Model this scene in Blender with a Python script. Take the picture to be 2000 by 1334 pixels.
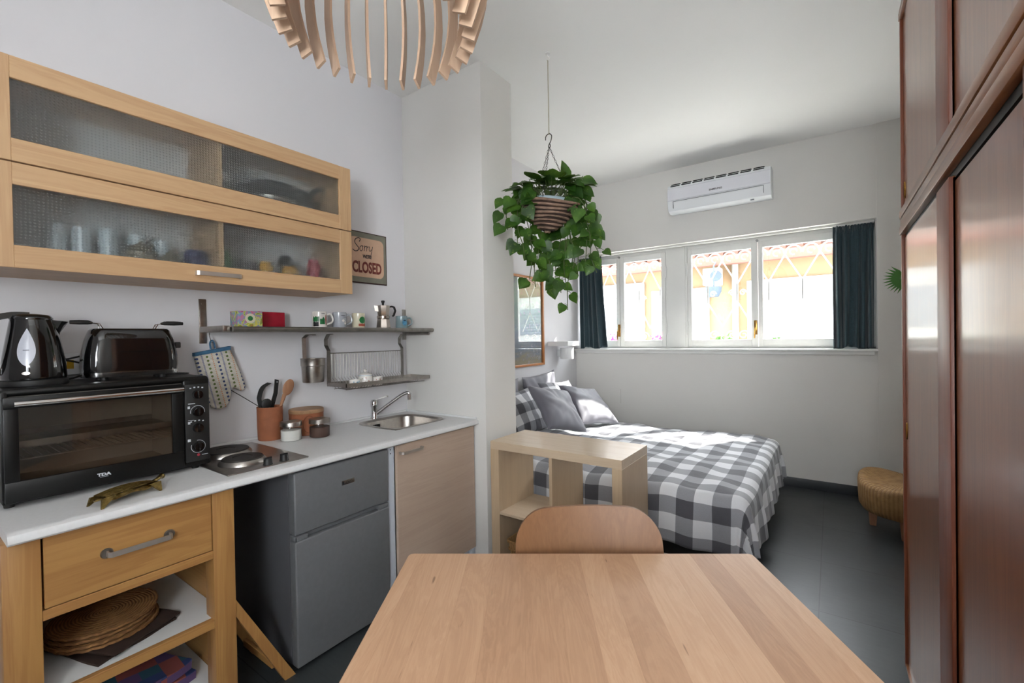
import bpy, bmesh, math, random
from mathutils import Vector, Matrix
for o in list(bpy.data.objects): bpy.data.objects.remove(o)
PI=math.pi; sin=math.sin; cos=math.cos
SC=bpy.context.scene; COL=SC.collection

# ---------------------------------------------------------------- camera
def rot(y,p,r):
    return Matrix.Rotation(y,3,'Z')@Matrix.Rotation(p,3,'X')@Matrix.Rotation(r,3,'Y')
MR=rot(0.61707367,-0.00943589,0.01696649)      # columns: right, forward, up
cam=bpy.data.cameras.new('camera'); cam.sensor_width=36; cam.lens=880.735/2000*36; cam.clip_start=0.02
co=bpy.data.objects.new('camera',cam); COL.objects.link(co); SC.camera=co
r_,f_,u_=MR.col[0],MR.col[1],MR.col[2]
co.matrix_world=Matrix(((r_.x,u_.x,-f_.x,0),(r_.y,u_.y,-f_.y,0),(r_.z,u_.z,-f_.z,1.405),(0,0,0,1)))

# ---------------------------------------------------------------- light
SC.view_settings.view_transform='Standard'; SC.view_settings.look='None'; SC.view_settings.gamma=1
SC.view_settings.use_curve_mapping=False; SC.view_settings.exposure=0.22
w=bpy.data.worlds.new('sky'); SC.world=w; w.use_nodes=True
bg=w.node_tree.nodes['Background']; bg.inputs[0].default_value=(0.93,0.96,1.0,1); bg.inputs[1].default_value=15.5
def light(name,typ,loc,direction,energy,color=(1,1,1),**k):
    l=bpy.data.lights.new(name,typ); l.energy=energy; l.color=color
    for a,b in k.items(): setattr(l,a,b)
    o=bpy.data.objects.new(name,l); COL.objects.link(o); o.location=loc
    o.rotation_euler=Vector(direction).to_track_quat('-Z','Y').to_euler(); return o
light('sun','SUN',(0,9,9),(-.64,-1.0,-1.10),23.0,(1,0.96,0.9),angle=0.02)
# daylight entering by the tall rear window behind the camera
light('rear_window_daylight','AREA',(0.40,-1.46,1.85),(-0.34,1,1.15),66.0,(0.94,0.965,1.0),shape='RECTANGLE',size=0.9,size_y=1.3)
# portals: help the renderer find the sky through the bedroom windows
for x0,x1 in ((-2.44,-1.46),(-1.22,0.28)):
    p=light('window_portal','AREA',((x0+x1)/2,5.12,1.8),(0,-1,0),1,shape='RECTANGLE',size=x1-x0,size_y=1.0)
    p.data.cycles.is_portal=True

# ---------------------------------------------------------------- materials
def lin(h):
    if isinstance(h,str):
        h=h.lstrip('#'); c=[int(h[i:i+2],16)/255 for i in (0,2,4)]
    else: c=list(h)
    return tuple([(x/12.92 if x<=0.04045 else ((x+0.055)/1.055)**2.4) for x in c]+[1.0])
class NT:
    def __init__(s,name):
        s.m=bpy.data.materials.new(name); s.m.use_nodes=True; s.t=s.m.node_tree; s.p=s.t.nodes['Principled BSDF']
    def n(s,typ,**k):
        nd=s.t.nodes.new(typ)
        for a,b in k.items(): setattr(nd,a,b)
        return nd
    def l(s,a,b): s.t.links.new(a,b)
    def val(s,sock,v):
        if isinstance(v,(int,float,tuple,list)): sock.default_value=v
        else: s.l(v,sock)
    def m_(s,op,a,b=0.0,c=None):
        nd=s.n('ShaderNodeMath',operation=op); s.val(nd.inputs[0],a); s.val(nd.inputs[1],b)
        if c is not None: s.val(nd.inputs[2],c)
        return nd.outputs[0]
    def coord(s,kind='Object',scale=(1,1,1),off=None,rand=0):
        tc=s.n('ShaderNodeTexCoord').outputs[kind]
        if rand:
            oi=s.n('ShaderNodeObjectInfo'); v=s.n('ShaderNodeVectorMath',operation='SCALE'); s.l(oi.outputs['Random'],v.inputs[3]); v.inputs[0].default_value=(rand,rand*1.7,rand*.6)
            a=s.n('ShaderNodeVectorMath',operation='ADD'); s.l(tc,a.inputs[0]); s.l(v.outputs[0],a.inputs[1]); tc=a.outputs[0]
        mp=s.n('ShaderNodeMapping'); mp.inputs['Scale'].default_value=scale
        s.l(tc,mp.inputs[0]); return mp.outputs[0]
    def xyz(s,v):
        nd=s.n('ShaderNodeSeparateXYZ'); s.l(v,nd.inputs[0]); return nd.outputs
    def noise(s,v,scale,detail=3,rough=.5,dist=0):
        nd=s.n('ShaderNodeTexNoise'); nd.inputs['Scale'].default_value=scale; nd.inputs['Detail'].default_value=detail
        nd.inputs['Roughness'].default_value=rough; nd.inputs['Distortion'].default_value=dist
        if v is not None: s.l(v,nd.inputs['Vector'])
        return nd.outputs[0]
    def ramp(s,f,stops,interp='LINEAR'):
        nd=s.n('ShaderNodeValToRGB'); s.val(nd.inputs[0],f); cr=nd.color_ramp; cr.interpolation=interp
        while len(cr.elements)<len(stops): cr.elements.new(.5)
        for e,(p,c) in zip(cr.elements,stops): e.position=p; e.color=lin(c) if isinstance(c,str) else c
        return nd.outputs[0]
    def mix(s,f,a,b,mode='MIX'):
        nd=s.n('ShaderNodeMix',data_type='RGBA',blend_type=mode); s.val(nd.inputs[0],f)
        for i,x in ((6,a),(7,b)):
            if isinstance(x,str): x=lin(x)
            s.val(nd.inputs[i],x)
        return nd.outputs[2]
    def schlick(s):
        lw=s.n('ShaderNodeLayerWeight'); lw.inputs[0].default_value=.5
        return s.m_('MULTIPLY_ADD',s.m_('POWER',lw.outputs['Facing'],5.0),.96,.04)
    def bump(s,h,strength=.2,dist=.002):
        nd=s.n('ShaderNodeBump'); nd.inputs['Strength'].default_value=strength; nd.inputs['Distance'].default_value=dist
        s.l(h,nd.inputs['Height']); s.l(nd.outputs[0],s.p.inputs['Normal'])
    def set(s,col=None,rough=.5,metal=0,coat=0,coatr=.1,spec=None,sheen=0,trans=0,ior=None):
        if col is not None: s.val(s.p.inputs['Base Color'],lin(col) if isinstance(col,str) else col)
        s.val(s.p.inputs['Roughness'],rough); s.p.inputs['Metallic'].default_value=metal
        s.p.inputs['Coat Weight'].default_value=coat; s.p.inputs['Coat Roughness'].default_value=coatr
        if spec is not None: s.p.inputs['Specular IOR Level'].default_value=spec
        if sheen: s.p.inputs['Sheen Weight'].default_value=sheen
        if trans: s.p.inputs['Transmission Weight'].default_value=trans
        if ior: s.p.inputs['IOR'].default_value=ior
        return s.m
def plain(name,col,rough=.5,metal=0,var=.06,vs=6,bump=0,bs=200,**k):
    s=NT(name); v=s.coord(); n=s.noise(v,vs,4)
    c=lin(col); lo=tuple(x*(1-var) for x in c[:3])+(1,); hi=tuple(min(1,x*(1+var)) for x in c[:3])+(1,)
    cc=s.ramp(n,[(.3,lo),(.7,hi)])
    if bump: s.bump(s.noise(v,bs,2),bump,.001)
    return s.set(cc,rough,metal,**k)
def wood(name,dark,light_,grain='Y',rough=.42,scale=1.0,coat=0,contrast=1.0,bump=.05,rand=3.0,pores=.5):
    s=NT(name); st={'X':(.9,14,14),'Y':(14,.9,14),'Z':(14,14,.9)}[grain]
    v=s.coord(scale=tuple(a*scale for a in st),rand=rand)
    n1=s.noise(v,1.3,4,.55,.9); 
    st2={'X':(3,160,160),'Y':(160,3,160),'Z':(160,160,3)}[grain]
    v2=s.coord(scale=st2,rand=rand); n2=s.noise(v2,1.0,3,.6,.2)
    wv=s.m_('SINE',s.m_('MULTIPLY',n1,38.0)); wv=s.m_('MULTIPLY_ADD',wv,.10*contrast,s.m_('MULTIPLY_ADD',n1,.9*contrast,.5-.45*contrast))
    f=s.m_('MULTIPLY_ADD',n2,.35*pores,s.m_('SUBTRACT',wv,.175*pores))
    c=s.ramp(f,[(.18,dark),(.82,light_)])
    s.bump(n2,bump,.0006)
    return s.set(c,rough,coat=coat)
def glassmat(name,tint=(1,1,1,1),refl=1.0,rough=0.0,alpha_diff=0):
    # thin pane: clear with a Fresnel mirror coat
    s=NT(name); t=s.t; t.nodes.remove(s.p); out=t.nodes['Material Output']
    tr=s.n('ShaderNodeBsdfTransparent'); tr.inputs[0].default_value=tint
    gl=s.n('ShaderNodeBsdfGlossy'); gl.inputs['Roughness'].default_value=rough
    fr=s.schlick()
    mx=s.n('ShaderNodeMixShader'); s.l(s.m_('MULTIPLY',fr,refl),mx.inputs[0]); s.l(tr.outputs[0],mx.inputs[1]); s.l(gl.outputs[0],mx.inputs[2])
    s.l(mx.outputs[0],out.inputs[0]); return s.m

M={}
M['wall']=plain('wall_paint','#d9d8db',.9,var=.02,vs=1.5,bump=.08,bs=60)
M['wallb']=plain('pillar_paint','#dcdad6',.9,var=.02,vs=1.5,bump=.08,bs=60)
M['ceil']=plain('ceiling_paint','#efefed',.95,var=.015,vs=1)
M['frame_white']=plain('white_frame_paint','#e2e2df',.45,var=.02)
M['white']=plain('white_lacquer','#dcdddd',.5,var=.02)
M['laminate']=plain('counter_laminate','#dadada',.38,var=.03,vs=90)
M['panelw']=plain('white_panel','#c3cad4',.5,var=.02)
M['maple_y']=wood('maple_rail','#b18c66','#c8a67e','Y',.4)
M['maple_z']=wood('maple_stile','#b18c66','#c8a67e','Z',.4)
M['maple_x']=wood('maple_board','#b18c66','#c8a67e','X',.42)
M['oak_y']=wood('honey_rail','#98693c','#b38850','Y',.42)
M['oak_z']=wood('honey_post','#98693c','#b38850','Z',.42)
M['oak_x']=wood('honey_board','#98693c','#b38850','X',.45)
M['sinkdoor']=wood('pale_door_wood','#ad9786','#c2ad9b','Y',.5,contrast=.6)
M['birch_x']=wood('birch_top','#bfa98f','#d4bfa5','X',.27,contrast=.5)  # paler than the sides: window reflection on the top put into the colour
M['birch_z']=wood('birch_side','#b59d80','#cab294','Z',.38,contrast=.5)
M['chairwood']=wood('beech_veneer','#744d31','#8a6341','Z',.5,contrast=.5,scale=1.3,pores=1.2)
M['lampwood']=wood('lamp_plywood','#b0927a','#ccb096','Z',.5,contrast=.5)
M['ply']=wood('plywood_edge','#a77c52','#d8b68c','Z',.6,scale=3)
M['mahog_z']=wood('mahogany_panel','#744122','#985d35','Z',.36,coat=.55,contrast=.7)
M['mahog_y']=wood('mahogany_rail','#744426','#946038','Y',.36,coat=.45,contrast=.7)
M['mahog_e']=wood('mahogany_edge','#6e3624','#8f5238','Z',.4)
for k in ('mahog_z','mahog_y'):
    q=M[k].node_tree.nodes['Principled BSDF']; q.inputs['Coat Roughness'].default_value=.13; q.inputs['Coat IOR'].default_value=1.4; q.inputs['Specular IOR Level'].default_value=.25
M['orange_frame']=wood('picture_frame_wood','#a86a3c','#c5844f','Z',.35)
M['steel']=plain('brushed_steel','#a9a49e',.30,1,var=.10,vs=40); M['steel_h']=plain('satin_handle_steel','#c9c4bd',.38,.85,var=.04)
M['steel_d']=plain('dull_steel','#8f8c87',.42,1,var=.15,vs=30)
M['chrome']=plain('chrome','#d5d5d5',.07,1,var=.02)
M['brass']=plain('brass','#8c7848',.3,1,var=.5,vs=60,bump=.9,bs=140)
M['brass_h']=plain('brass_handle','#b58a4a',.25,1,var=.1)
M['black']=plain('black_enamel','#090a0a',.36,var=.1,spec=.35)
M['blackgloss']=plain('black_gloss_plastic','#0b0b0c',.08,var=.1,coat=.6,coatr=.03)
M['blackmatte']=plain('black_matte_plastic','#141414',.55,var=.1)
M['iron']=plain('cast_iron','#2a2624',.55,.3,var=.15,vs=40)
M['fridge']=plain('fridge_silver','#727477',.42,.2,var=.04,vs=50)
M['fridge_side']=plain('fridge_side_grey','#55565a',.5,.1,var=.05)
M['terra']=plain('terracotta','#92583a',.75,var=.15,vs=25,bump=.3,bs=60)
M['terra_d']=plain('terracotta_line','#6d3a22',.8)
M['lidwood']=wood('lid_wood','#8f6b4c','#ab8664','X',.5,scale=2)
M['spoonwood']=wood('spoon_wood','#8f6247','#a97c5c','Z',.55,scale=2)
M['curtain']=plain('teal_curtain_cloth','#2c4149',.9,var=.2,vs=120,bump=.4,bs=900,sheen=.3)
M['greycloth']=plain('grey_satin_cotton','#67666f',.55,var=.08,vs=3,sheen=.3,bump=.15,bs=14)
M['skirt']=plain('dark_tile','#33373a',.4,var=.12,vs=8)
M['whiteglaze']=plain('white_ceramic','#e4e0da',.15,var=.03,coat=.3)
M['greyglaze']=plain('grey_ceramic','#a9adb4',.2,var=.04,coat=.3)
M['creamglaze']=plain('cream_ceramic','#d6cfb6',.2,var=.04,coat=.3)
M['tealglaze']=plain('bluegrey_ceramic','#7f9398',.2,var=.06,coat=.3)
M['silver']=plain('cast_aluminium','#bdb4ac',.22,1,var=.08,vs=20)
M['ink']=plain('black_print','#1c1c22',.6); M['red']=plain('dark_red_print','#6d2a22',.6,var=.2,vs=80)
M['green']=plain('green_print','#1f6a38',.4,var=.4,vs=50); M['blueprint']=plain('blue_print','#4a86a8',.4,var=.4,vs=60)
M['rust']=plain('red_print','#a04a35',.5,var=.2)
M['plasticwhite']=plain('white_plastic','#e6e9ec',.35,var=.01)
M['acgrey']=plain('ac_front_panel','#dcdde4',.3,var=.01)
M['yellow']=plain('yellow_label','#d2a420',.6); M['teal']=plain('teal_plug','#1f5866',.5)
M['dk']=plain('dark_gap','#070707',.9)
M['clear']=glassmat('clear_glass',(.97,.98,.98,1))
M['pane']=glassmat('window_glass',(.98,.99,.99,1))
M['picglass']=glassmat('picture_glass',(.95,.97,.97,1),3.0)
M['ovenglass']=glassmat('smoked_glass',(.78,.76,.73,1),.9)
M['gauge']=plain('gauge_plastic','#b9bcc6',.2,var=.1)
M['palegl']=plain('pale_lit_glass','#c6d2d8',.15,var=.05,coat=.5)  # opaque pale colour stands in for light caught in the clear tumblers

# frosted, dotted cabinet glass
def m_frost():
    s=NT('dotted_frosted_glass'); t=s.t; t.nodes.remove(s.p); out=t.nodes['Material Output']
    v=s.coord(); x=s.xyz(v)
    def cell(a): return s.m_('SUBTRACT',s.m_('FRACT',s.m_('MULTIPLY',a,1/0.0105)),.5)
    y=cell(x[1]); z=cell(x[2]); d=s.m_('SQRT',s.m_('ADD',s.m_('MULTIPLY',y,y),s.m_('MULTIPLY',z,z)))
    dot=s.m_('LESS_THAN',d,.2)
    bp=s.n('ShaderNodeBump'); bp.inputs['Strength'].default_value=.9; bp.inputs['Distance'].default_value=.003
    s.l(s.m_('SUBTRACT',1.0,s.m_('SMOOTH_MIN',s.m_('MULTIPLY',d,3.0),1.0,.3)),bp.inputs['Height'])
    rf=s.n('ShaderNodeBsdfRefraction'); rf.inputs['IOR'].default_value=1.05; rf.inputs['Color'].default_value=(.90,.92,.92,1); rf.inputs['Roughness'].default_value=.32
    s.l(bp.outputs[0],rf.inputs['Normal'])
    tr=s.n('ShaderNodeBsdfTransparent'); tr.inputs[0].default_value=(.90,.92,.92,1)
    m1=s.n('ShaderNodeMixShader'); m1.inputs[0].default_value=.33; s.l(rf.outputs[0],m1.inputs[1]); s.l(tr.outputs[0],m1.inputs[2])
    df=s.n('ShaderNodeBsdfDiffuse'); df.inputs[0].default_value=(.36,.38,.39,1)
    m2=s.n('ShaderNodeMixShader'); s.l(s.m_('MULTIPLY_ADD',dot,.22,.03),m2.inputs[0]); s.l(m1.outputs[0],m2.inputs[1]); s.l(df.outputs[0],m2.inputs[2])
    gl=s.n('ShaderNodeBsdfGlossy'); gl.inputs['Roughness'].default_value=.12; s.l(bp.outputs[0],gl.inputs['Normal'])
    m3=s.n('ShaderNodeMixShader'); s.l(s.schlick(),m3.inputs[0]); s.l(m2.outputs[0],m3.inputs[1]); s.l(gl.outputs[0],m3.inputs[2])
    s.l(m3.outputs[0],out.inputs[0]); return s.m
M['frost']=m_frost()

def m_floor():
    s=NT('slate_tiles'); v=s.coord(); x=s.xyz(v)
    def line(a,off):
        q=s.m_('FRACT',s.m_('DIVIDE',s.m_('SUBTRACT',a,off),.604)); q=s.m_('MINIMUM',q,s.m_('SUBTRACT',1.0,q)); return s.m_('LESS_THAN',q,.0045)
    g=s.m_('MAXIMUM',line(x[0],-.065),line(x[1],-.298))
    cell=s.n('ShaderNodeTexWhiteNoise',noise_dimensions='2D'); cb=s.n('ShaderNodeCombineXYZ')
    s.l(s.m_('FLOOR',s.m_('DIVIDE',s.m_('ADD',x[0],.065),.604)),cb.inputs[0]); s.l(s.m_('FLOOR',s.m_('DIVIDE',s.m_('ADD',x[1],.298),.604)),cb.inputs[1]); s.l(cb.outputs[0],cell.inputs['Vector'])
    n=s.noise(v,4,6,.65,.5); v2=s.coord(scale=(3,18,1)); n2=s.noise(v2,3,5,.7)
    f=s.m_('MULTIPLY_ADD',cell.outputs[0],.12,s.m_('MULTIPLY_ADD',n2,.45,s.m_('MULTIPLY',n,.45)))
    c=s.ramp(f,[(.3,'#2b2e30'),(.75,'#424647')]); c=s.mix(g,c,'#191b1c')
    s.bump(s.m_('SUBTRACT',s.m_('MULTIPLY',n,.5),g),.25,.002)
    return s.set(c,s.m_('MULTIPLY_ADD',n,.25,.26),spec=.6)
M['floor']=m_floor()

def m_table():
    s=NT('beech_planks'); v=s.coord(); x=s.xyz(v)
    W=.082
    # uneven plank widths: warp the coordinate
    xx=s.m_('ADD',x[0],s.m_('MULTIPLY',s.m_('SINE',s.m_('MULTIPLY',x[0],17.0)),.011))
    idx=s.m_('FLOOR',s.m_('DIVIDE',xx,W)); 
    wn=s.n('ShaderNodeTexWhiteNoise',noise_dimensions='1D'); s.l(idx,wn.inputs['W'])
    cb=s.n('ShaderNodeCombineXYZ'); s.l(x[0],cb.inputs[0]); s.l(s.m_('MULTIPLY_ADD',wn.outputs[0],9.0,x[1]),cb.inputs[1]); s.l(s.m_('MULTIPLY',wn.outputs[0],40.0),cb.inputs[2])
    mp=s.n('ShaderNodeMapping'); mp.inputs['Scale'].default_value=(10,1.5,1); s.l(cb.outputs[0],mp.inputs[0])
    n1=s.noise(mp.outputs[0],1.0,5,.6,1.5)
    mp2=s.n('ShaderNodeMapping'); mp2.inputs['Scale'].default_value=(240,4,1); s.l(cb.outputs[0],mp2.inputs[0])
    n2=s.noise(mp2.outputs[0],1.0,2,.5,.3)
    wv=s.m_('SINE',s.m_('MULTIPLY',n1,60.0))
    f=s.m_('MULTIPLY_ADD',wv,.05,s.m_('MULTIPLY_ADD',n1,.35,s.m_('MULTIPLY_ADD',n2,.22,s.m_('MULTIPLY_ADD',wn.outputs[0],.42,-.02))))
    c=s.ramp(f,[(.12,'#a67f62'),(.5,'#bf9878'),(.9,'#d2ae8e')])
    seam=s.m_('FRACT',s.m_('DIVIDE',xx,W)); seam=s.m_('LESS_THAN',seam,.012); c=s.mix(s.m_('MULTIPLY',seam,.25),c,'#8a6442')
    # small dark flecks / knots along the grain
    mp3=s.n('ShaderNodeMapping'); mp3.inputs['Scale'].default_value=(60,9,1); s.l(cb.outputs[0],mp3.inputs[0])
    n3=s.noise(mp3.outputs[0],1.0,2,.5); fl=s.ramp(n3,[(.735,(0,0,0,1)),(.79,(1,1,1,1))]); c=s.mix(s.m_('MULTIPLY',fl,.65),c,'#5d3c24')
    s.bump(n2,.04,.0005)
    return s.set(c,.42,spec=.4)
M['table']=m_table()

def m_gingham(name,P=.19,lo='#515157',mid=None,hi='#dcdde0'):
    s=NT(name); uv=s.n('ShaderNodeTexCoord').outputs['UV']; x=s.xyz(uv)
    a=s.m_('LESS_THAN',s.m_('FRACT',s.m_('DIVIDE',x[0],P)),.5); b=s.m_('LESS_THAN',s.m_('FRACT',s.m_('DIVIDE',x[1],P)),.5)
    f=s.m_('MULTIPLY',s.m_('ADD',a,b),.5)
    c=s.ramp(f,[(0,hi),(.5,'#939499'),(1,lo)])
    v=s.coord(); th=s.noise(v,700,1); c2=s.mix(.12,c,s.ramp(th,[(.3,'#202020'),(.7,'#ffffff')]),'OVERLAY')
    s.bump(s.noise(v,9,4,.6,.6),.35,.012)
    return s.set(c2,.8,sheen=.2)
M['gingham']=m_gingham('gingham_cotton')

def m_mitt():
    s=NT('dotted_mitt_cloth'); tc=s.n('ShaderNodeTexCoord').outputs['Object']
    mp=s.n('ShaderNodeMapping'); mp.inputs['Rotation'].default_value=(-.22,0,0); s.l(tc,mp.inputs[0]); x=s.xyz(mp.outputs[0])
    W=.0215; u=s.m_('DIVIDE',x[1],W); iu=s.m_('FLOOR',u); fu=s.m_('SUBTRACT',s.m_('FRACT',u),.5)
    k=s.m_('MODULO',s.m_('ADD',iu,40.0),4.0)
    def dots(period,r,vr=1.0):
        fz=s.m_('SUBTRACT',s.m_('FRACT',s.m_('DIVIDE',x[2],period)),.5)
        dz=s.m_('MULTIPLY',fz,period); dy=s.m_('MULTIPLY',fu,W*vr)
        return s.m_('LESS_THAN',s.m_('SQRT',s.m_('ADD',s.m_('MULTIPLY',dz,dz),s.m_('MULTIPLY',dy,dy))),r)
    base=s.ramp(s.noise(s.coord(),60,2),[(.3,'#bab5a8'),(.7,'#cdc9be')])
    def isk(i): return s.m_('LESS_THAN',s.m_('ABSOLUTE',s.m_('SUBTRACT',k,float(i))),.4)
    c=s.mix(s.m_('MULTIPLY',dots(.0195,.0054),isk(0)),base,'#5c6b38')
    c=s.mix(s.m_('MULTIPLY',dots(.0095,.0027),isk(1)),c,'#c8845c')
    c=s.mix(s.m_('MULTIPLY',dots(.0195,.0054),isk(2)),c,'#39476f')
    c=s.mix(s.m_('MULTIPLY',dots(.0045,.0014,.35),isk(3)),c,'#5a5f8c')
    # quilting
    q=s.m_('FRACT',s.m_('MULTIPLY',s.m_('ADD',x[1],x[2]),22.0)); q=s.m_('ABSOLUTE',s.m_('SUBTRACT',q,.5)); s.bump(q,.6,.01)
    return s.set(c,.9)
M['mitt']=m_mitt(); M['mittband']=plain('blue_cotton_band','#3b6685',.85,var=.12,vs=60)

def m_wicker(name,a,b,s1=90,s2=55):
    s=NT(name); v=s.coord(); x=s.xyz(v)
    ang=s.m_('ARCTAN2',x[1],x[0])
    wv=s.m_('SINE',s.m_('MULTIPLY',ang,float(s1))); wz=s.m_('SINE',s.m_('MULTIPLY',x[2],1000.0)); 
    h=s.m_('MULTIPLY_ADD',s.m_('MULTIPLY',wv,wz),.25,s.m_('MULTIPLY_ADD',wv,.3,.5)); n=s.noise(v,25,4)
    c=s.mix(.45,s.ramp(h,[(.1,a),(.8,b)]),s.ramp(n,[(.3,a),(.7,b)])); s.bump(h,.8,.004)
    return s.set(c,.65)
M['wicker']=m_wicker('woven_wicker','#7e5a33','#b48c58',70)
def m_rings(name,a,b):
    s=NT(name); v=s.coord(); x=s.xyz(v)
    r=s.m_('SQRT',s.m_('ADD',s.m_('MULTIPLY',x[0],x[0]),s.m_('MULTIPLY',x[1],x[1])))
    n=s.noise(v,40,3); h=s.m_('SINE',s.m_('MULTIPLY_ADD',r,700.0,s.m_('MULTIPLY',n,5.0)))
    h2=s.m_('MULTIPLY_ADD',h,.3,n); c=s.ramp(h2,[(.1,a),(.9,b)]); s.bump(h2,.8,.003); return s.set(c,.8)
M['straw']=m_rings('straw_coil','#6f4a28','#a97a48')
M['brown']=plain('brown_cloth','#33221a',.95,var=.25,vs=30)
def m_patch():
    s=NT('patchwork_check_cloth'); v=s.coord(); mp=s.n('ShaderNodeMapping'); mp.inputs['Rotation'].default_value=(0,0,.35); s.l(v,mp.inputs[0])
    vo=s.n('ShaderNodeTexVoronoi',distance='CHEBYCHEV'); vo.inputs['Scale'].default_value=17; vo.inputs['Randomness'].default_value=0.0; s.l(mp.outputs[0],vo.inputs['Vector'])
    wn=s.n('ShaderNodeTexWhiteNoise'); s.l(vo.outputs['Position'],wn.inputs['Vector'])
    c=s.ramp(wn.outputs[0],[(0,'#2b4f5f'),(.2,'#8c4a44'),(.4,'#56416a'),(.6,'#8d7a5c'),(.75,'#2c3c6d'),(.9,'#5d7b5a')],'CONSTANT')
    return s.set(c,.9)
M['patch']=m_patch()
def m_leaf():
    s=NT('pothos_leaf'); v=s.coord(); n=s.noise(v,9,3); n2=s.noise(v,45,3,.6,1.0)
    c=s.ramp(n,[(.3,'#1d3c14'),(.55,'#355c1e'),(.75,'#577f2e')]); y=s.ramp(n2,[(.62,(0,0,0,1)),(.70,(1,1,1,1))])
    c=s.mix(s.m_('MULTIPLY',y,.55),c,'#8fae4a'); m=s.set(c,.4,spec=.4)
    s.p.inputs['Subsurface Weight'].default_value=0
    tl=s.n('ShaderNodeBsdfTranslucent'); s.l(s.mix(.5,c,'#7a9c34'),tl.inputs[0]); mx=s.n('ShaderNodeMixShader'); mx.inputs[0].default_value=.3
    s.l(s.p.outputs[0],mx.inputs[1]); s.l(tl.outputs[0],mx.inputs[2]); s.l(mx.outputs[0],s.t.nodes['Material Output'].inputs[0]); return m
M['leaf']=m_leaf(); M['stem']=plain('vine_stem','#4b5a2e',.6); M['palm']=plain('palm_green','#3f7a2c',.5,var=.2)
M['rattan']=plain('bark_twig','#8b7160',.8,var=.3,vs=30,bump=.5,bs=90); M['rattan_d']=plain('dark_twig','#3b2a22',.85,var=.3,vs=30)
M['rope']=plain('cream_cord','#b9b3a2',.9); M['chain']=plain('chain_metal','#54524e',.4,.9)
M['potrim']=plain('plastic_pot','#a9bcc4',.4)
def m_art():
    s=NT('soft_garden_print'); v=s.coord(); x=s.xyz(v); n=s.noise(s.coord(scale=(1,1,3)),4,6,.7,1.5)
    z=s.m_('ADD',s.m_('MULTIPLY_ADD',x[2],1.1,0.0),s.m_('MULTIPLY_ADD',n,.5,-.25))
    c=s.ramp(z,[(.05,'#8a7440'),(.2,'#4c5c78'),(.35,'#5a6f92'),(.5,'#7c9a96'),(.65,'#86a898'),(.85,'#a8b8a6'),(1,'#6f8a74')])
    n2=s.noise(v,30,3); c=s.mix(s.ramp(n2,[(.58,(0,0,0,1)),(.7,(1,1,1,1))]),c,'#a89ab0'); return s.set(c,.5)
M['art']=m_art()
def m_tea():
    s=NT('coloured_swirl_carton'); v=s.coord(); n=s.noise(v,16,2,.5,2.0)
    c=s.ramp(n,[(.25,'#6a2a5c'),(.36,'#cc6a86'),(.45,'#5b93b5'),(.53,'#d2c45a'),(.62,'#5f8a3c'),(.75,'#c25a34')]); return s.set(c,.35)
M['tea']=m_tea(); M['redcard']=plain('red_foil_carton','#a3192e',.25,var=.15,vs=20)
M['facade']=plain('apricot_plaster','#877055',.9,var=.05,vs=.7); M['eave']=plain('terracotta_eave','#6e463c',.9); M['outwhite']=plain('outdoor_white_paint','#a3a39f',.8,var=.03)
M['outgrey']=plain('outdoor_grey_slats','#74797d',.8); M['grille']=plain('white_wrought_iron','#d8d8d2',.5); M['pink']=plain('magenta_petals','#c8459c',.7,var=.3,vs=30)
M['ground']=plain('pavement','#dedbd4',.95,var=.08); M['garden']=plain('garden_leaf','#4f7a3a',.7,var=.4,vs=10); M['pot_dark']=plain('dark_plant_pot','#3a4654',.7)
M['ovenin']=plain('oven_cavity_metal','#a39c93',.5,.2,var=.1)
M['signgrey']=plain('sign_grey_green','#79786a',.55,var=.12,vs=14); M['signcream']=plain('sign_peach_cream','#c9a68c',.55,var=.08,vs=10); M['signedge']=plain('sign_rust_edge','#3b211e',.7,var=.3,vs=30)
M['sugar']=plain('white_sugar','#dcdad4',.95,bump=.5,bs=300); M['coffee']=plain('brown_coffee','#4a3228',.95,bump=.5,bs=300)
M['markw']=plain('pale_print','#c8ccd2',.5); M['cable']=plain('black_cable','#0d0d0d',.5)
M['navy']=plain('navy_glaze','#1c2350',.25); M['olive']=plain('beige_stoneware','#7c7463',.5); M['amber']=plain('amber_contents','#c08a24',.4); M['crimson']=plain('crimson_tin','#a02a3a',.4); M['greenjar']=plain('green_tin','#2f6a2c',.4)
M['screwgrey']=plain('hinge_metal','#9a9a98',.4,.6)

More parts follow.
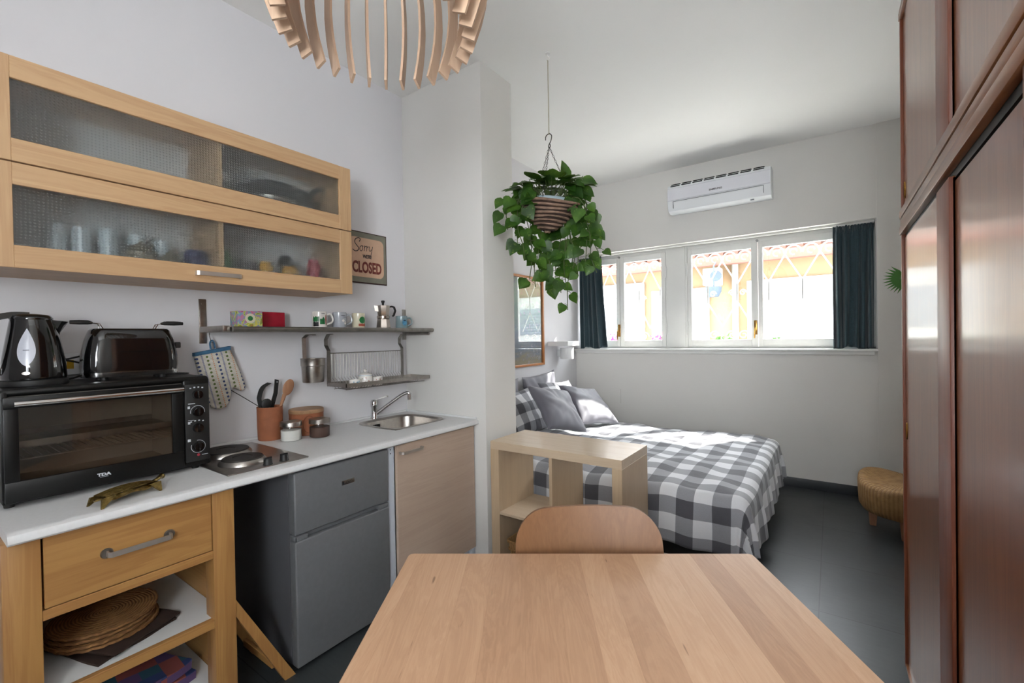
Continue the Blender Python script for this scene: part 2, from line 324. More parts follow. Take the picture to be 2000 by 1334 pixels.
# ---------------------------------------------------------------- mesh builder
class B:
    def __init__(s): s.bm=bmesh.new(); s.mi=0; s.uvl=None
    def _mark(s,faces):
        for f in faces: f.material_index=s.mi
    def box(s,x0,x1,y0,y1,z0,z1,bev=0,seg=2):
        if x0>x1:x0,x1=x1,x0
        if y0>y1:y0,y1=y1,y0
        if z0>z1:z0,z1=z1,z0
        vs=[s.bm.verts.new((x,y,z)) for x in (x0,x1) for y in (y0,y1) for z in (z0,z1)]
        fs=[s.bm.faces.new([vs[i] for i in q]) for q in ((0,1,3,2),(4,6,7,5),(0,4,5,1),(2,3,7,6),(0,2,6,4),(1,5,7,3))]
        s._mark(fs)
        if bev:
            es=list({e for f in fs for e in f.edges}); r=bmesh.ops.bevel(s.bm,geom=es,offset=bev,segments=seg,affect='EDGES',profile=.5); s._mark(r['faces'])
        return s
    def loft(s,rings,caps=(True,True),closed=True,ring_closed=False):
        R=[[s.bm.verts.new(p) for p in r] for r in rings]; n=len(R[0]); fs=[]
        prs=list(zip(R,R[1:]))+([(R[-1],R[0])] if ring_closed else [])
        for a,b in prs:
            for i in range(n if closed else n-1):
                j=(i+1)%n
                try: fs.append(s.bm.faces.new((a[i],a[j],b[j],b[i])))
                except ValueError: pass
        if not ring_closed:
            if caps[0]: fs.append(s.bm.faces.new(R[0][::-1]))
            if caps[1]: fs.append(s.bm.faces.new(R[-1]))
        s._mark(fs); return s
    def cyl(s,p0,p1,r0,r1=None,n=24,caps=True):
        return s.tube([p0,p1],[r0,r0 if r1 is None else r1],n,caps=caps)
    def tube(s,pts,r,n=8,closed=False,caps=True):
        P=[Vector(p) for p in pts]; m=len(P); rr=r if isinstance(r,(list,tuple)) else [r]*m
        rings=[]; prev=None
        for i in range(m):
            if closed: t=(P[(i+1)%m]-P[i-1])
            else: t=(P[min(i+1,m-1)]-P[max(i-1,0)])
            t=t.normalized() if t.length>1e-9 else Vector((0,0,1))
            if prev is None:
                a=Vector((0,0,1)) if abs(t.z)<.9 else Vector((1,0,0)); u=(a-t*a.dot(t)).normalized()
            else: u=(prev-t*prev.dot(t)); u=u.normalized() if u.length>1e-6 else prev
            prev=u; v=t.cross(u)
            rings.append([P[i]+(u*cos(2*PI*k/n)+v*sin(2*PI*k/n))*rr[i] for k in range(n)])
        return s.loft(rings,(caps,caps),ring_closed=closed)
    def strip(s,pts,w,t,side):
        # flat bar of width w (along side) and thickness t swept along pts
        P=[Vector(p) for p in pts]; sd=Vector(side).normalized(); rings=[]
        for i in range(len(P)):
            tn=(P[min(i+1,len(P)-1)]-P[max(i-1,0)]).normalized(); nn=tn.cross(sd).normalized()
            a=sd*w/2; b=nn*t/2; rings.append([P[i]+a+b,P[i]-a+b,P[i]-a-b,P[i]+a-b])
        return s.loft(rings)
    def lathe(s,prof,c=(0,0,0),n=40,caps=(True,True),sx=1,sy=1):
        rings=[[(c[0]+r*cos(2*PI*k/n)*sx,c[1]+r*sin(2*PI*k/n)*sy,c[2]+z) for k in range(n)] for r,z in prof]
        return s.loft(rings,caps)
    def poly(s,pts,a,axis='Z',bev=0,seg=2):
        # pts: list of 3D points of one face, extruded by vector a
        vs=[s.bm.verts.new(p) for p in pts]; f=s.bm.faces.new(vs); r=bmesh.ops.extrude_face_region(s.bm,geom=[f])
        nv=[g for g in r['geom'] if isinstance(g,bmesh.types.BMVert)]
        for v in nv: v.co+=Vector(a)
        fs={g for g in r['geom'] if isinstance(g,bmesh.types.BMFace)}|{f}|{g for v in vs for g in v.link_faces}
        s._mark(fs)
        if bev:
            es=[e for g in fs for e in g.edges if all(v in vs for v in e.verts) or all(v in nv for v in e.verts)]
            r=bmesh.ops.bevel(s.bm,geom=list(set(es)),offset=bev,segments=seg,affect='EDGES',profile=.5); s._mark(r['faces'])
        return s
    def sphere(s,c,r,n=20,m=12,sc=(1,1,1)):
        rings=[[(c[0]+r*sc[0]*sin(PI*j/m)*cos(2*PI*k/n),c[1]+r*sc[1]*sin(PI*j/m)*sin(2*PI*k/n),c[2]-r*sc[2]*cos(PI*j/m)) for k in range(n)] for j in range(1,m)]
        return s.loft(rings)
    def text(s,txt,o,right,up,size,depth=.0008,bold=0.0,shear=0,sx=1,align='CENTER'):
        cu=bpy.data.curves.new('t','FONT'); cu.body=txt; cu.size=size; cu.extrude=depth; cu.offset=bold; cu.shear=shear; cu.align_x=align; cu.resolution_u=3
        ob=bpy.data.objects.new('t',cu); me=ob.to_mesh(); R=Vector(right).normalized(); U=Vector(up).normalized(); N=R.cross(U)
        base=[s.bm.verts.new(Vector(o)+R*v.co.x*sx+U*v.co.y+N*v.co.z) for v in me.vertices]
        for p in me.polygons:
            try: f=s.bm.faces.new([base[i] for i in p.vertices]); f.material_index=s.mi
            except ValueError: pass
        ob.to_mesh_clear(); bpy.data.objects.remove(ob); bpy.data.curves.remove(cu); return s
    def xf(s,mat): bmesh.ops.transform(s.bm,matrix=mat,verts=s.bm.verts); return s
ORG={}
def obj(name,b,mats,parent=None,angle=35,solid=0,label=None):
    if not isinstance(mats,(list,tuple)): mats=[mats]
    bm=b.bm; bmesh.ops.recalc_face_normals(bm,faces=bm.faces)
    off=ORG.get(parent.name,Vector()) if parent else Vector()
    if off.length: bmesh.ops.translate(bm,verts=bm.verts,vec=-off)
    me=bpy.data.meshes.new(name); bm.to_mesh(me); bm.free()
    for m in mats: me.materials.append(m)
    for p in me.polygons: p.use_smooth=True
    me.set_sharp_from_angle(angle=math.radians(angle))
    o=bpy.data.objects.new(name,me); COL.objects.link(o)
    if parent: o.parent=parent; ORG[o.name]=off
    if label: o['label']=label
    return o
def tag(o,label,cat,group=None,kind=None):
    o['label']=label; o['category']=cat
    if group: o['group']=group
    if kind: o['kind']=kind
    return o
def thing(name,label,cat,loc=(0,0,0),rz=0,group=None,local=False):
    o=bpy.data.objects.new(name,None); COL.objects.link(o); o.empty_display_size=.05; o.location=loc; o.rotation_euler=(0,0,rz)
    tag(o,label,cat,group); ORG[o.name]=Vector() if local else Vector(loc); return o
def solo(name,b,mats,label,cat,group=None,angle=35,kind=None):
    vs=[v.co for v in b.bm.verts]; lo=[min(v[i] for v in vs) for i in range(3)]; hi=[max(v[i] for v in vs) for i in range(3)]
    c=Vector(((lo[0]+hi[0])/2,(lo[1]+hi[1])/2,lo[2])); bmesh.ops.translate(b.bm,verts=b.bm.verts,vec=-c)
    o=obj(name,b,mats,None,angle); o.location=c; tag(o,label,cat,group,kind); return o
def struct(name,b,mats,parent=None,label=None):
    o=obj(name,b,mats,parent)
    if not parent: o['kind']='structure'
    if label: o['label']=label
    return o
def copy_tree(o,parent=None):
    c=o.copy(); COL.objects.link(c)
    if parent: c.parent=parent
    for ch in list(o.children): copy_tree(ch,c)
    return c

# ================================================================ ROOM
XL,YW,H=-2.48,4.81,3.118
struct('floor',B().box(-2.6,1.25,-1.45,5.25,-.1,0),M['floor'])
struct('ceiling',B().box(-2.6,1.25,-1.45,5.25,H,H+.12),M['ceil'])
struct('wall_left',B().box(-2.6,XL,-1.45,5.2,0,H),M['wall'])
struct('wall_partition',B().box(XL,-1.758,2.185,2.512,0,H,.004),M['wallb'])
b=B().box(XL,.31,YW,5.2,0,1.24); b.box(XL,.31,YW,5.2,2.345,H); b.box(.31,1.1,YW-.012,5.2,0,H)
struct('wall_back',b,M['wallb'])
struct('wall_right',B().box(1.1,1.2,-1.45,5.2,0,H),M['wallb'])
b=B().box(XL,-.08,-1.4,-1.25,0,H); b.box(.88,1.1,-1.4,-1.25,0,H); b.box(-.08,.88,-1.4,-1.25,0,.95); b.box(-.08,.88,-1.4,-1.25,2.55,H)
struct('wall_front',b,M['wall'])
b=B()
for x0,x1,z0,z1 in ((-.08,-.02,.95,2.55),(.82,.88,.95,2.55),(-.02,.82,.95,1.01),(-.02,.82,2.49,2.55),(.38,.42,1.01,2.49)): b.box(x0,x1,-1.36,-1.3,z0,z1,.003)
w3=struct('window_3',b,M['frame_white'])
struct('glass_pane',B().box(-.02,.82,-1.335,-1.33,1.01,2.49),M['pane'],w3)
b=B().box(XL,.31,YW-.01,YW,.0,.088,.002).box(.31,1.1,YW-.022,YW-.012,0,.088,.002); struct('baseboard_back',b,M['skirt'])
struct('baseboard_left',B().box(XL,XL+.01,2.512,YW-.01,0,.088,.002),M['skirt'])
# sill with a moulding under it
b=B().box(XL,.31,YW-.045,5.06,1.236,1.256,.004).box(XL,.29,YW-.022,YW,1.205,1.236,.006); struct('trim_1',b,M['frame_white'])
# window set: outer frame, post between the two windows
b=B().box(XL,.31,4.98,5.06,2.296,2.345,.003).box(XL,.31,4.98,5.06,1.256,1.276,.003).box(-1.465,-1.24,4.965,5.07,1.256,2.345,.003).box(.2,.31,4.98,5.06,1.256,2.345,.003).box(XL,XL+.03,4.98,5.06,1.256,2.345,.003)
b.box(-1.445,-1.26,4.955,4.966,1.27,2.33,.002)
struct('trim_2',b,M['frame_white'])
def sash(parent,x0,x1,gx0,gx1,hinge=None):
    z0,z1=1.276,2.296; gz0,gz1=1.345,2.235
    b=B(); b.box(x0,gx0,4.965,5.01,z0,z1,.003); b.box(gx1,x1,4.965,5.01,z0,z1,.003); b.box(gx0,gx1,4.965,5.01,z0,gz0,.003); b.box(gx0,gx1,4.965,5.01,gz1,z1,.003)
    o=struct('sash',b,M['frame_white'],parent)
    struct('glass_pane',B().box(gx0-.003,gx1+.003,4.986,4.990,gz0-.003,gz1+.003),M['pane'],o)
    if hinge is not None:
        for z in (1.40,2.02):
            struct('hinge',B().cyl((hinge,4.962,z),(hinge,4.962,z+.14),.007,n=10).box(hinge-.012,hinge+.012,4.957,4.964,z+.02,z+.12,.001),M['frame_white'],o)
    return o
def handle(parent,x,z=1.39):
    b=B().box(x-.014,x+.014,4.957,4.965,z,z+.14,.003); b.tube([(x,4.955,z+.07),(x,4.92,z+.07),(x+.0,4.912,z+.06),(x-.006,4.912,z-.035)],[.008,.008,.009,.006],10)
    struct('window_handle',b,M['brass_h'],parent,'brass handle')
for i,(name,s1,s2,hx) in enumerate((('window_1',(-2.45,-1.99,-2.39,-2.03),(-1.985,-1.468,-1.935,-1.513),-1.465),('window_2',(-1.238,-.585,-1.198,-.64),(-.58,.198,-.54,.13),-1.24))):
    root=bpy.data.objects.new(name,None); COL.objects.link(root); root['kind']='structure'; root.location=(s1[0],4.99,1.27); ORG[name]=Vector(root.location)
    sash(root,*s1,hinge=None if i==0 else hx); sash(root,*s2,hinge=hx if i==0 else None)
    handle(root,s1[1]-.01 if i==0 else s1[1]-.02)
    struct('latch_stud',B().cyl((s1[1]+.002,4.962,2.30),(s1[1]+.002,4.94,2.30),.012,n=14),M['screwgrey'],root)

# curtain rail and curtains
b=B().box(XL+.01,.30,4.875,4.90,2.325,2.343,.003); tag(obj('curtain_rail',b,M['frame_white']),'long white curtain rail under the lintel above the windows','curtain rail')
def curtain(x0t,x1t,x0b,x1b,label,seed,zt=2.325,zb=1.262,npl=8):
    rnd=random.Random(seed); b=B(); NU,NV=150,44; uu=[]
    ph=[rnd.uniform(0,6) for _ in range(5)]; grid=[]
    for j in range(NV+1):
        v=j/NV; z=zt-(zt-zb)*v; row=[]
        for i in range(NU+1):
            u=i/NU; x=(x0t+(x1t-x0t)*u)*(1-v)+(x0b+(x1b-x0b)*u)*v
            x+= .012*sin(v*2.2+ph[0])*(u-.5) 
            amp=(.009+.020*min(1,v*2.5))*(.75+.35*sin(5.3*u+ph[2]+1.4*v))
            a=2*PI*npl*(u+.035*sin(2.6*PI*u+ph[1])+.018*sin(v*2.4+ph[2]+u*7))
            y=4.89+amp*sin(a)+.004*sin(a*1.7+ph[3]+2*v)+ (.006*sin(2*PI*34*u+ph[4]) if v<.05 else 0)
            if v<.11: y+=-.002*sin(2*PI*26*u)*(1-v/.11)
            zz=z+(.008*sin(2*PI*13*u+ph[1]) if j==0 else 0)-(.012*sin(2*PI*1.5*u+ph[2])+.004*sin(a) if j>=NV-1 else 0)
            row.append((x,min(y,4.93),zz))
        grid.append(row)
    b.loft(grid,(False,False),closed=False)
    t=thing('curtain',label,'curtain',((x0b+x1b)/2,4.89,zb-.02))
    o=obj('cloth',b,M['curtain'],t,80); md=o.modifiers.new('s','SOLIDIFY'); md.thickness=.003
    for k in range(6):
        u=(k+.5)/6; x=x0t+(x1t-x0t)*u; obj('hook',B().cyl((x,4.888,zt-.03),(x,4.888,zt+.006),.0025,n=6),M['screwgrey'],t)
    return t
curtain(-2.455,-2.18,-2.455,-2.10,'dark teal curtain at the left end of the windows, behind the hanging plant',3,npl=5)
curtain(.02,.288,.008,.292,'dark teal curtain at the right end of the windows near the wardrobe',8,npl=5)

# blank plate
solo('cover_plate',B().box(-2.056,-1.93,YW-.008,YW-.0005,.648,.803,.002),M['wallb'],'small white blank cover plate on the wall below the windows','cover plate')

# ================================================================ OUTSIDE
b=B().box(-9,5,5.2,12,-.2,.9); tag(obj('ground',b,M['ground']),'pale pavement outside the windows','pavement',kind='structure')
bt=thing('building','apricot plastered house across the street outside the windows','building',(-1.5,8.5,.9))
b=B().box(-9,4,8.5,9.0,.9,3.0); obj('wall',b,M['facade'],bt)
b=B().box(-9,4,7.98,8.1,2.53,2.68,.01).box(-9,4,8.1,9.2,2.78,2.84,.01)
for k in range(60): b.cyl((-9+k*.22,8.05,2.72),(-9+k*.22,9.2,3.1),.08,n=8)
obj('roof_eave',b,M['eave'],bt)
b=B()
for x0,x1,z0,z1 in ((-6.2,-4.0,.9,2.35),(-3.95,-2.9,.9,2.4),(-2.75,-1.75,.9,2.22),(-1.15,1.6,.9,2.28)): b.box(x0,x1,8.40,8.5,z0,z1,.01)
obj('shutter_wall',b,M['outwhite'],bt)
for x0,x1,z0,z1 in ((-3.7,-3.1,1.5,2.0),(-2.6,-1.95,1.45,1.98),(-.85,-.15,1.45,2.02),(.1,.9,1.45,2.02)):
    b=B().box(x0,x1,8.36,8.40,z0,z1,.01)
    for k in range(8): b.box(x0+.03,x1-.03,8.345,8.36,z0+.03+k*.06,z0+.06+k*.06)
    obj('shutter',b,M['outgrey'],bt)
obj('drainpipe',B().cyl((-1.33,8.44,.9),(-1.33,8.44,2.9),.05,n=12),M['outwhite'],bt)
b=B().box(-1.78,-1.5,8.12,8.34,2.22,2.515,.02); t=thing('air_conditioner_unit','white outdoor cooling unit high on the house outside','air conditioner',(-1.64,8.23,2.22)); obj('casing',b,M['outwhite'],t)
obj('fan_grille',B().cyl((-1.57,8.12,2.37),(-1.57,8.10,2.37),.09,n=20),M['pot_dark'],t)
t=thing('hanging_pot','dark pot hanging under the cooling unit outside the middle window','plant pot',(-1.55,7.85,2.0))
obj('pot',B().lathe([(.07,0),(.11,.08),(.12,.16),(.1,.16)],(-1.55,7.85,2.0),20),M['pot_dark'],t)
obj('hanger',B().tube([(-1.55,7.85,2.14),(-1.55,7.85,2.5),(-1.55,7.985,2.56)],.012,6),M['pot_dark'],t)
rnd=random.Random(4)
def leafblob(b,c,r,n,sz,rnd):
    for _ in range(n):
        d=Vector((rnd.gauss(0,1),rnd.gauss(0,1),rnd.gauss(0,1))).normalized()*r*rnd.random()**.4
        p=Vector(c)+Vector((d.x,d.y,d.z*.7)); a=Vector((rnd.gauss(0,1),rnd.gauss(0,1),rnd.gauss(0,1))).normalized(); q=a.orthogonal().normalized(); w=a.cross(q)
        s_=sz*rnd.uniform(.6,1.2); vs=[b.bm.verts.new(p+q*s_),b.bm.verts.new(p+w*s_*.5),b.bm.verts.new(p-q*s_*.7),b.bm.verts.new(p-w*s_*.5)]; f=b.bm.faces.new(vs); f.material_index=b.mi
for (x,y,mt,lab,r) in ((-1.72,5.55,'pink','planter of magenta flowers outside the left window',.11),(-2.3,5.55,'pink','planter of magenta flowers outside, half behind the left curtain',.09),(-1.0,5.6,'garden','green leafy plant outside the lower left of the middle window',.14),(-.5,5.6,'garden','small green plant outside the lower left corner of the right window',.08)):
    t=thing('flower_planter' if mt=='pink' else 'garden_plant',lab,'planter' if mt=='pink' else 'plant',(x,y,.9))
    obj('trough',B().box(x-.16,x+.16,y-.08,y+.08,.9,1.26,.01),M['outgrey'],t)
    b=B(); leafblob(b,(x,y,1.31),r*.9,90,.03,rnd); obj('foliage',b,M['garden'],t)
    if mt=='pink': b=B(); leafblob(b,(x,y-.02,1.37),r,110,.022,rnd); obj('petals',b,M['pink'],t)
# white scroll grilles in front of the panes, outside
def grille(x0,x1,label):
    t=thing('window_grille',label,'grille',((x0+x1)/2,5.16,1.26)); b=B(); y=5.16; z0,z1=1.28,2.32; r=.0065
    n=max(2,round((x1-x0)/.26)); wd=(x1-x0)/n
    for z in (z0,z1): b.tube([(x0,y,z),(x1,y,z)],.008,6)
    for k in range(n):
        a=x0+k*wd; m=a+wd/2; c=a+wd
        for q in (0,1):  # arches under the top rail
            cx=a+wd*(.25+.5*q); R=wd*.23
            b.tube([(cx+R*cos(PI*i/10),y,z1-.17+R*sin(PI*i/10)*1.1+.03) for i in range(11)],r,6)
            b.tube([(cx+R*.45*cos(2*PI*i/10),y,z1-.13+R*.45*sin(2*PI*i/10)) for i in range(9)],r*.8,6)
        zt=z1-.15; zb=z0+.2; zm=(zt+zb)/2
        b.tube([(a,y,zt),(m,y,zm+.09),(m,y,zm-.09),(a,y,zb)],r,6); b.tube([(c,y,zt),(m,y,zm+.09),(m,y,zm-.09),(c,y,zb)],r,6)
        for sx in (-1,1):
            b.tube([(m+sx*(.05+.032*(1-i/16)*cos(i*.7)),y,zm+.036*(1-i/16)*sin(i*.7)) for i in range(13)],r*.8,6)
            b.tube([(m+sx*(.055+.05*(1-i/18)*cos(i*.6)),y,z0+.11+.05*(1-i/18)*sin(i*.6)) for i in range(15)],r*.8,6)
    obj('ironwork',b,M['grille'],t)
grille(-2.44,-1.46,'white scrolled iron grille outside the left window')
grille(-1.22,.20,'white scrolled iron grille outside the middle and right panes')

# ================================================================ WALL CABINET
cab=thing('wall_cabinet','long maple wall cabinet with two flap doors of dotted frosted glass','cabinet',(-2.30,.85,1.655))
obj('side_panel',B().box(XL,-2.152,.17,.188,1.657,2.331),M['maple_x'],cab); obj('side_panel',B().box(XL,-2.152,1.49,1.508,1.657,2.331),M['maple_x'],cab)
[obj(nm,B().box(XL,-2.152,.188,1.49,a,a+.018),M['maple_y'],cab) for nm,a in (('bottom_panel',1.657),('shelf',1.985),('top_panel',2.313))]
obj('divider',B().box(XL,-2.154,.862,.882,1.675,2.313),M['maple_z'],cab)
obj('back_panel',B().box(XL,-2.472,.188,1.49,1.675,2.313),M['white'],cab)
def cabdoor(z0,z1,gz0,gz1):
    b=B(); y0,y1,gy0,gy1=.188,1.508,.26,1.438; X0,X1=-2.15,-2.13
    b.mi=0; b.box(X0,X1,gy0,gy1,z0,gz0,.0012,1); b.box(X0,X1,gy0,gy1,gz1,z1,.0012,1)
    b.mi=1; b.box(X0,X1,y0,gy0,z0,z1,.0012,1); b.box(X0,X1,gy1,y1,z0,z1,.0012,1)
    o=obj('door',b,[M['maple_y'],M['maple_z']],cab)
    obj('glass_pane',B().box(-2.144,-2.140,gy0-.004,gy1+.004,gz0-.004,gz1+.004),M['frost'],o,label='dotted frosted glass'); return o
cabdoor(1.997,2.333,2.070,2.262); d2=cabdoor(1.655,1.992,1.728,1.922)
def barhandle(parent,x,y0,y1,z,w=.016,out=.026,name='handle',mat='steel_h',ros=False):
    b=B(); b.strip([(x,y0,z),(x+out*.8,y0,z),(x+out,y0+.006,z),(x+out,(y0+y1)/2,z),(x+out,y1-.006,z),(x+out*.8,y1,z),(x,y1,z)],w,.005,(0,0,1))
    if ros:
        for y in (y0,y1): b.lathe([(.016,0),(.016,.004),(.011,.008),(.0,.008)],(0,0,0),20,(True,False)); 
    return obj(name,b,M[mat],parent,label='brushed metal handle')
barhandle(d2,-2.13,.765,.932,1.691,.017,.022)
# contents seen blurred through the glass
def jar(name,x,y,z,r,h,mat,label,cat,prof=None,group=None):
    b=B().lathe(prof or [(r*.8,0),(r,.1*h),(r,.8*h),(r*.75,.92*h),(r*.8,h)],(x,y,z),24); return solo(name,b,M[mat],label,cat,group)
def pan(x,y,z,r,hz,label):
    t=thing('frying_pan',label,'pan',(x,y,z)); obj('pan_body',B().lathe([(r*.75,0),(r,.045),(r*.96,.045),(r*.72,.006)],(x,y,z),32),M['iron'],t)
    obj('handle',B().tube([(x,y+r*.95,z+.04),(x+.01,y+r+.07,z+.05),(x+.02,y+r+.10,z+hz*.8),(x+.02,y+r+.15,z+hz)],[.010,.012,.014,.014],10),M['blackmatte'],t)
jar('mixing_bowl',-2.30,1.17,2.0035,.13,.105,'steel','pale steel bowl under the frying pans behind the upper cabinet glass','bowl',[(.07,0),(.11,.04),(.13,.105),(.126,.105),(.105,.04),(.06,.006)])
pan(-2.30,1.16,2.1095,.12,.125,'dark frying pan behind the upper glass of the wall cabinet, its handle higher')
pan(-2.33,1.18,2.156,.10,-.01,'smaller dark frying pan nested behind the upper cabinet glass, its handle lower')
t=thing('glass_carafe','clear glass carafe with a ball stopper behind the upper cabinet glass','carafe',(-2.26,.93,2.003)); obj('body',B().lathe([(.035,0),(.035,.10),(.015,.13)],(-2.26,.93,2.003),20),M['clear'],t); obj('ball_stopper',B().sphere((-2.26,.93,2.157),.026),M['whiteglaze'],t)
jar('jar',-2.24,.995,2.0035,.03,.14,'iron','small dark jar beside the carafe in the upper cabinet','jar')
for k,(y,h) in enumerate(((.40,.15),(.47,.15),(.55,.16),(.64,.15),(.73,.14))):
    b=B().lathe([(.028,0),(.034,h+.03),(.031,h+.03),(.026,.008)],(-2.38,y,1.676),24,(True,True)); solo('drinking_glass',b,M['palegl'],'clear tumbler, %s in the row behind the lower left cabinet glass'%('leftmost','second from the left','middle one','second from the right','rightmost')[k],'glass','tumblers in the lower left of the wall cabinet')
jar('bowl',-2.26,.62,1.676,.055,.09,'olive','beige covered pot left of another in the lower cabinet','pot',[(.04,0),(.055,.04),(.055,.09),(.03,.12),(.008,.13),(.008,.14)])
jar('bowl',-2.26,.72,1.676,.045,.07,'olive','smaller beige covered pot nearest the dark blue bowl in the cabinet','pot',[(.03,0),(.042,.03),(.042,.075),(.02,.10),(.006,.115)])
jar('bowl',-2.24,.805,1.676,.05,.10,'navy','dark blue bowl behind the lower left cabinet glass','bowl',[(.03,0),(.045,.05),(.042,.11),(.036,.125)])
jar('jar',-2.24,.918,1.676,.03,.14,'greenjar','green topped jar just right of the cabinet divider','jar')
jar('spice_jar',-2.22,.965,1.676,.022,.105,'iron','small dark spice jar left of its twin in the lower right cabinet','jar'); jar('spice_jar',-2.22,1.03,1.676,.022,.10,'iron','small dark spice jar right of its twin in the lower right cabinet','jar')
jar('honey_jar',-2.24,1.10,1.676,.032,.115,'amber','amber jar between the spice jars and another amber jar','jar'); jar('honey_jar',-2.24,1.22,1.676,.04,.105,'amber','wider amber jar left of the crimson tin','jar')
jar('tumbler',-2.35,1.08,1.676,.035,.15,'clear','clear glass behind the amber jars in the cabinet','glass'); jar('coffee_jar',-2.33,1.24,1.676,.035,.17,'iron','tall dark jar behind the wider amber jar','jar')
jar('tin',-2.24,1.35,1.676,.034,.155,'crimson','crimson tin at the right end of the lower cabinet','tin')

# ================================================================ TIN SIGN
sg=thing('tin_sign','old tin sign reading Sorry we are closed, on the wall beside the cabinet','sign',(-2.477,1.865,1.770))
b=B().box(-2.479,-2.4735,1.705,2.024,1.770,2.104,.002); obj('plate',b,[M['signedge']],sg)
obj('border',B().box(-2.4738,-2.4728,1.712,2.018,1.778,2.098,.0004,1),M['signgrey'],sg)
def rrect(y0,y1,z0,z1,r,x,n=8):
    pts=[]
    for cy,cz,a0 in ((y1-r,z1-r,0),(y0+r,z1-r,90),(y0+r,z0+r,180),(y1-r,z0+r,270)):
        for k in range(n+1): a=math.radians(a0+90*k/n); pts.append((x,cy+r*cos(a),cz+r*sin(a)))
    return pts
obj('cream_panel',B().poly(rrect(1.730,1.998,1.812,2.065,.035,-2.4729),(.0006,0,0)),M['signcream'],sg)
R_,U_=(0,1,0),(0,0,1)
obj('lettering_closed',B().text('CLOSED',(-2.4718,1.865,1.842),R_,U_,.098,.0005,.0035,0,.62),M['red'],sg,label='dark red word CLOSED')
obj('lettering_were',B().text("WE'RE",(-2.4718,1.866,1.936),R_,U_,.030,.0004,.0012,0,.8),M['ink'],sg,label="small black word WE'RE")
def P2(pts,oy,oz,s): return [(-2.4718,oy+a*s,oz+c*s) for a,c in pts]
def cr(pts,n=6):
    out=[]; P=[Vector(p) for p in pts]
    for i in range(len(P)-1):
        p0=P[max(i-1,0)];p1=P[i];p2=P[i+1];p3=P[min(i+2,len(P)-1)]
        for k in range(n):
            t=k/n; out.append(.5*((2*p1)+(p2-p0)*t+(2*p0-5*p1+4*p2-p3)*t*t+(3*p1-p0-3*p2+p3)*t**3))
    out.append(P[-1]); return out
b=B(); oy,oz,s_=1.765,1.975,.1
for st,w_ in (([(.42,.62),(.5,.78),(.36,.86),(.14,.74),(.08,.55),(.2,.38),(.36,.22),(.3,.04),(.1,-.02),(-.08,.08)],.0028),
          ([(.62,.38),(.48,.30),(.46,.10),(.56,.04),(.66,.16),(.66,.34),(.60,.40),(.72,.34)],.0022),
          ([(.76,.40),(.82,.36),(.78,.06)],.0022),([(.79,.2),(.88,.38),(.96,.36)],.0022),([(.98,.42),(1.0,.34),(.96,.06)],.0022),([(.97,.2),(1.06,.38),(1.15,.36)],.0022),
          ([(1.2,.42),(1.17,.18),(1.25,.10),(1.36,.24)],.0022),([(1.44,.44),(1.36,.02),(1.26,-.2),(1.14,-.16)],.0024)):
    b.tube(cr(P2(st,oy,oz,s_)),w_,6)
for v in b.bm.verts: v.co.x=-2.4722+(v.co.x+2.4718)*.25
obj('lettering_sorry',b,M['ink'],sg,label='black script word Sorry')

# ================================================================ WALL SHELF + things on it
ws=thing('wall_shelf','long stainless steel wall shelf under the cabinet','shelf',(-2.34,1.53,1.40))
b=B().box(-2.455,-2.205,.93,2.181,1.452,1.474,.004); b.cyl((-2.205,.93,1.463),(-2.205,2.181,1.463),.0125,n=14); obj('board',b,M['steel_d'],ws)
for y in (.897,2.155):
    b=B().box(XL,-2.473,y,y+.032,1.40,1.614,.002); b.cyl((-2.474,y+.016,1.592),(-2.470,y+.016,1.592),.006,n=12); b.cyl((-2.474,y+.016,1.42),(-2.470,y+.016,1.42),.006,n=12)
    b.box(-2.474,-2.22,y,y+.012 if y>1 else y+.03,1.452 if y<1 else 1.43,1.480 if y<1 else 1.45,.003); obj('bracket',b,M['steel'],ws)
ZS=1.4765
t=thing('tea_carton','small carton with a many-coloured swirl pattern on the steel shelf','carton',(-2.35,1.057,ZS)); obj('box',B().box(-2.395,-2.31,1.0,1.114,ZS,ZS+.078,.002),M['tea'],t)
b=B()
for cy,cz in ((1.056,ZS+.042),): b.poly([(-2.3098,cy+.024*cos(a*PI/12),cz+.024*sin(a*PI/12)) for a in range(24)],(.0006,0,0))
obj('round_badge',b,M['creamglaze'],t); b=B(); b.poly([(-2.309,1.056+.012*cos(a*PI/8),ZS+.042+.012*sin(a*PI/8)) for a in range(16)],(.0006,0,0)); obj('badge_centre',b,M['green'],t)
t=thing('chocolate_carton','shiny red carton behind the many-coloured one on the shelf','carton',(-2.43,1.15,ZS)); obj('box',B().box(-2.455,-2.40,1.05,1.275,ZS,ZS+.082,.003),M['redcard'],t)
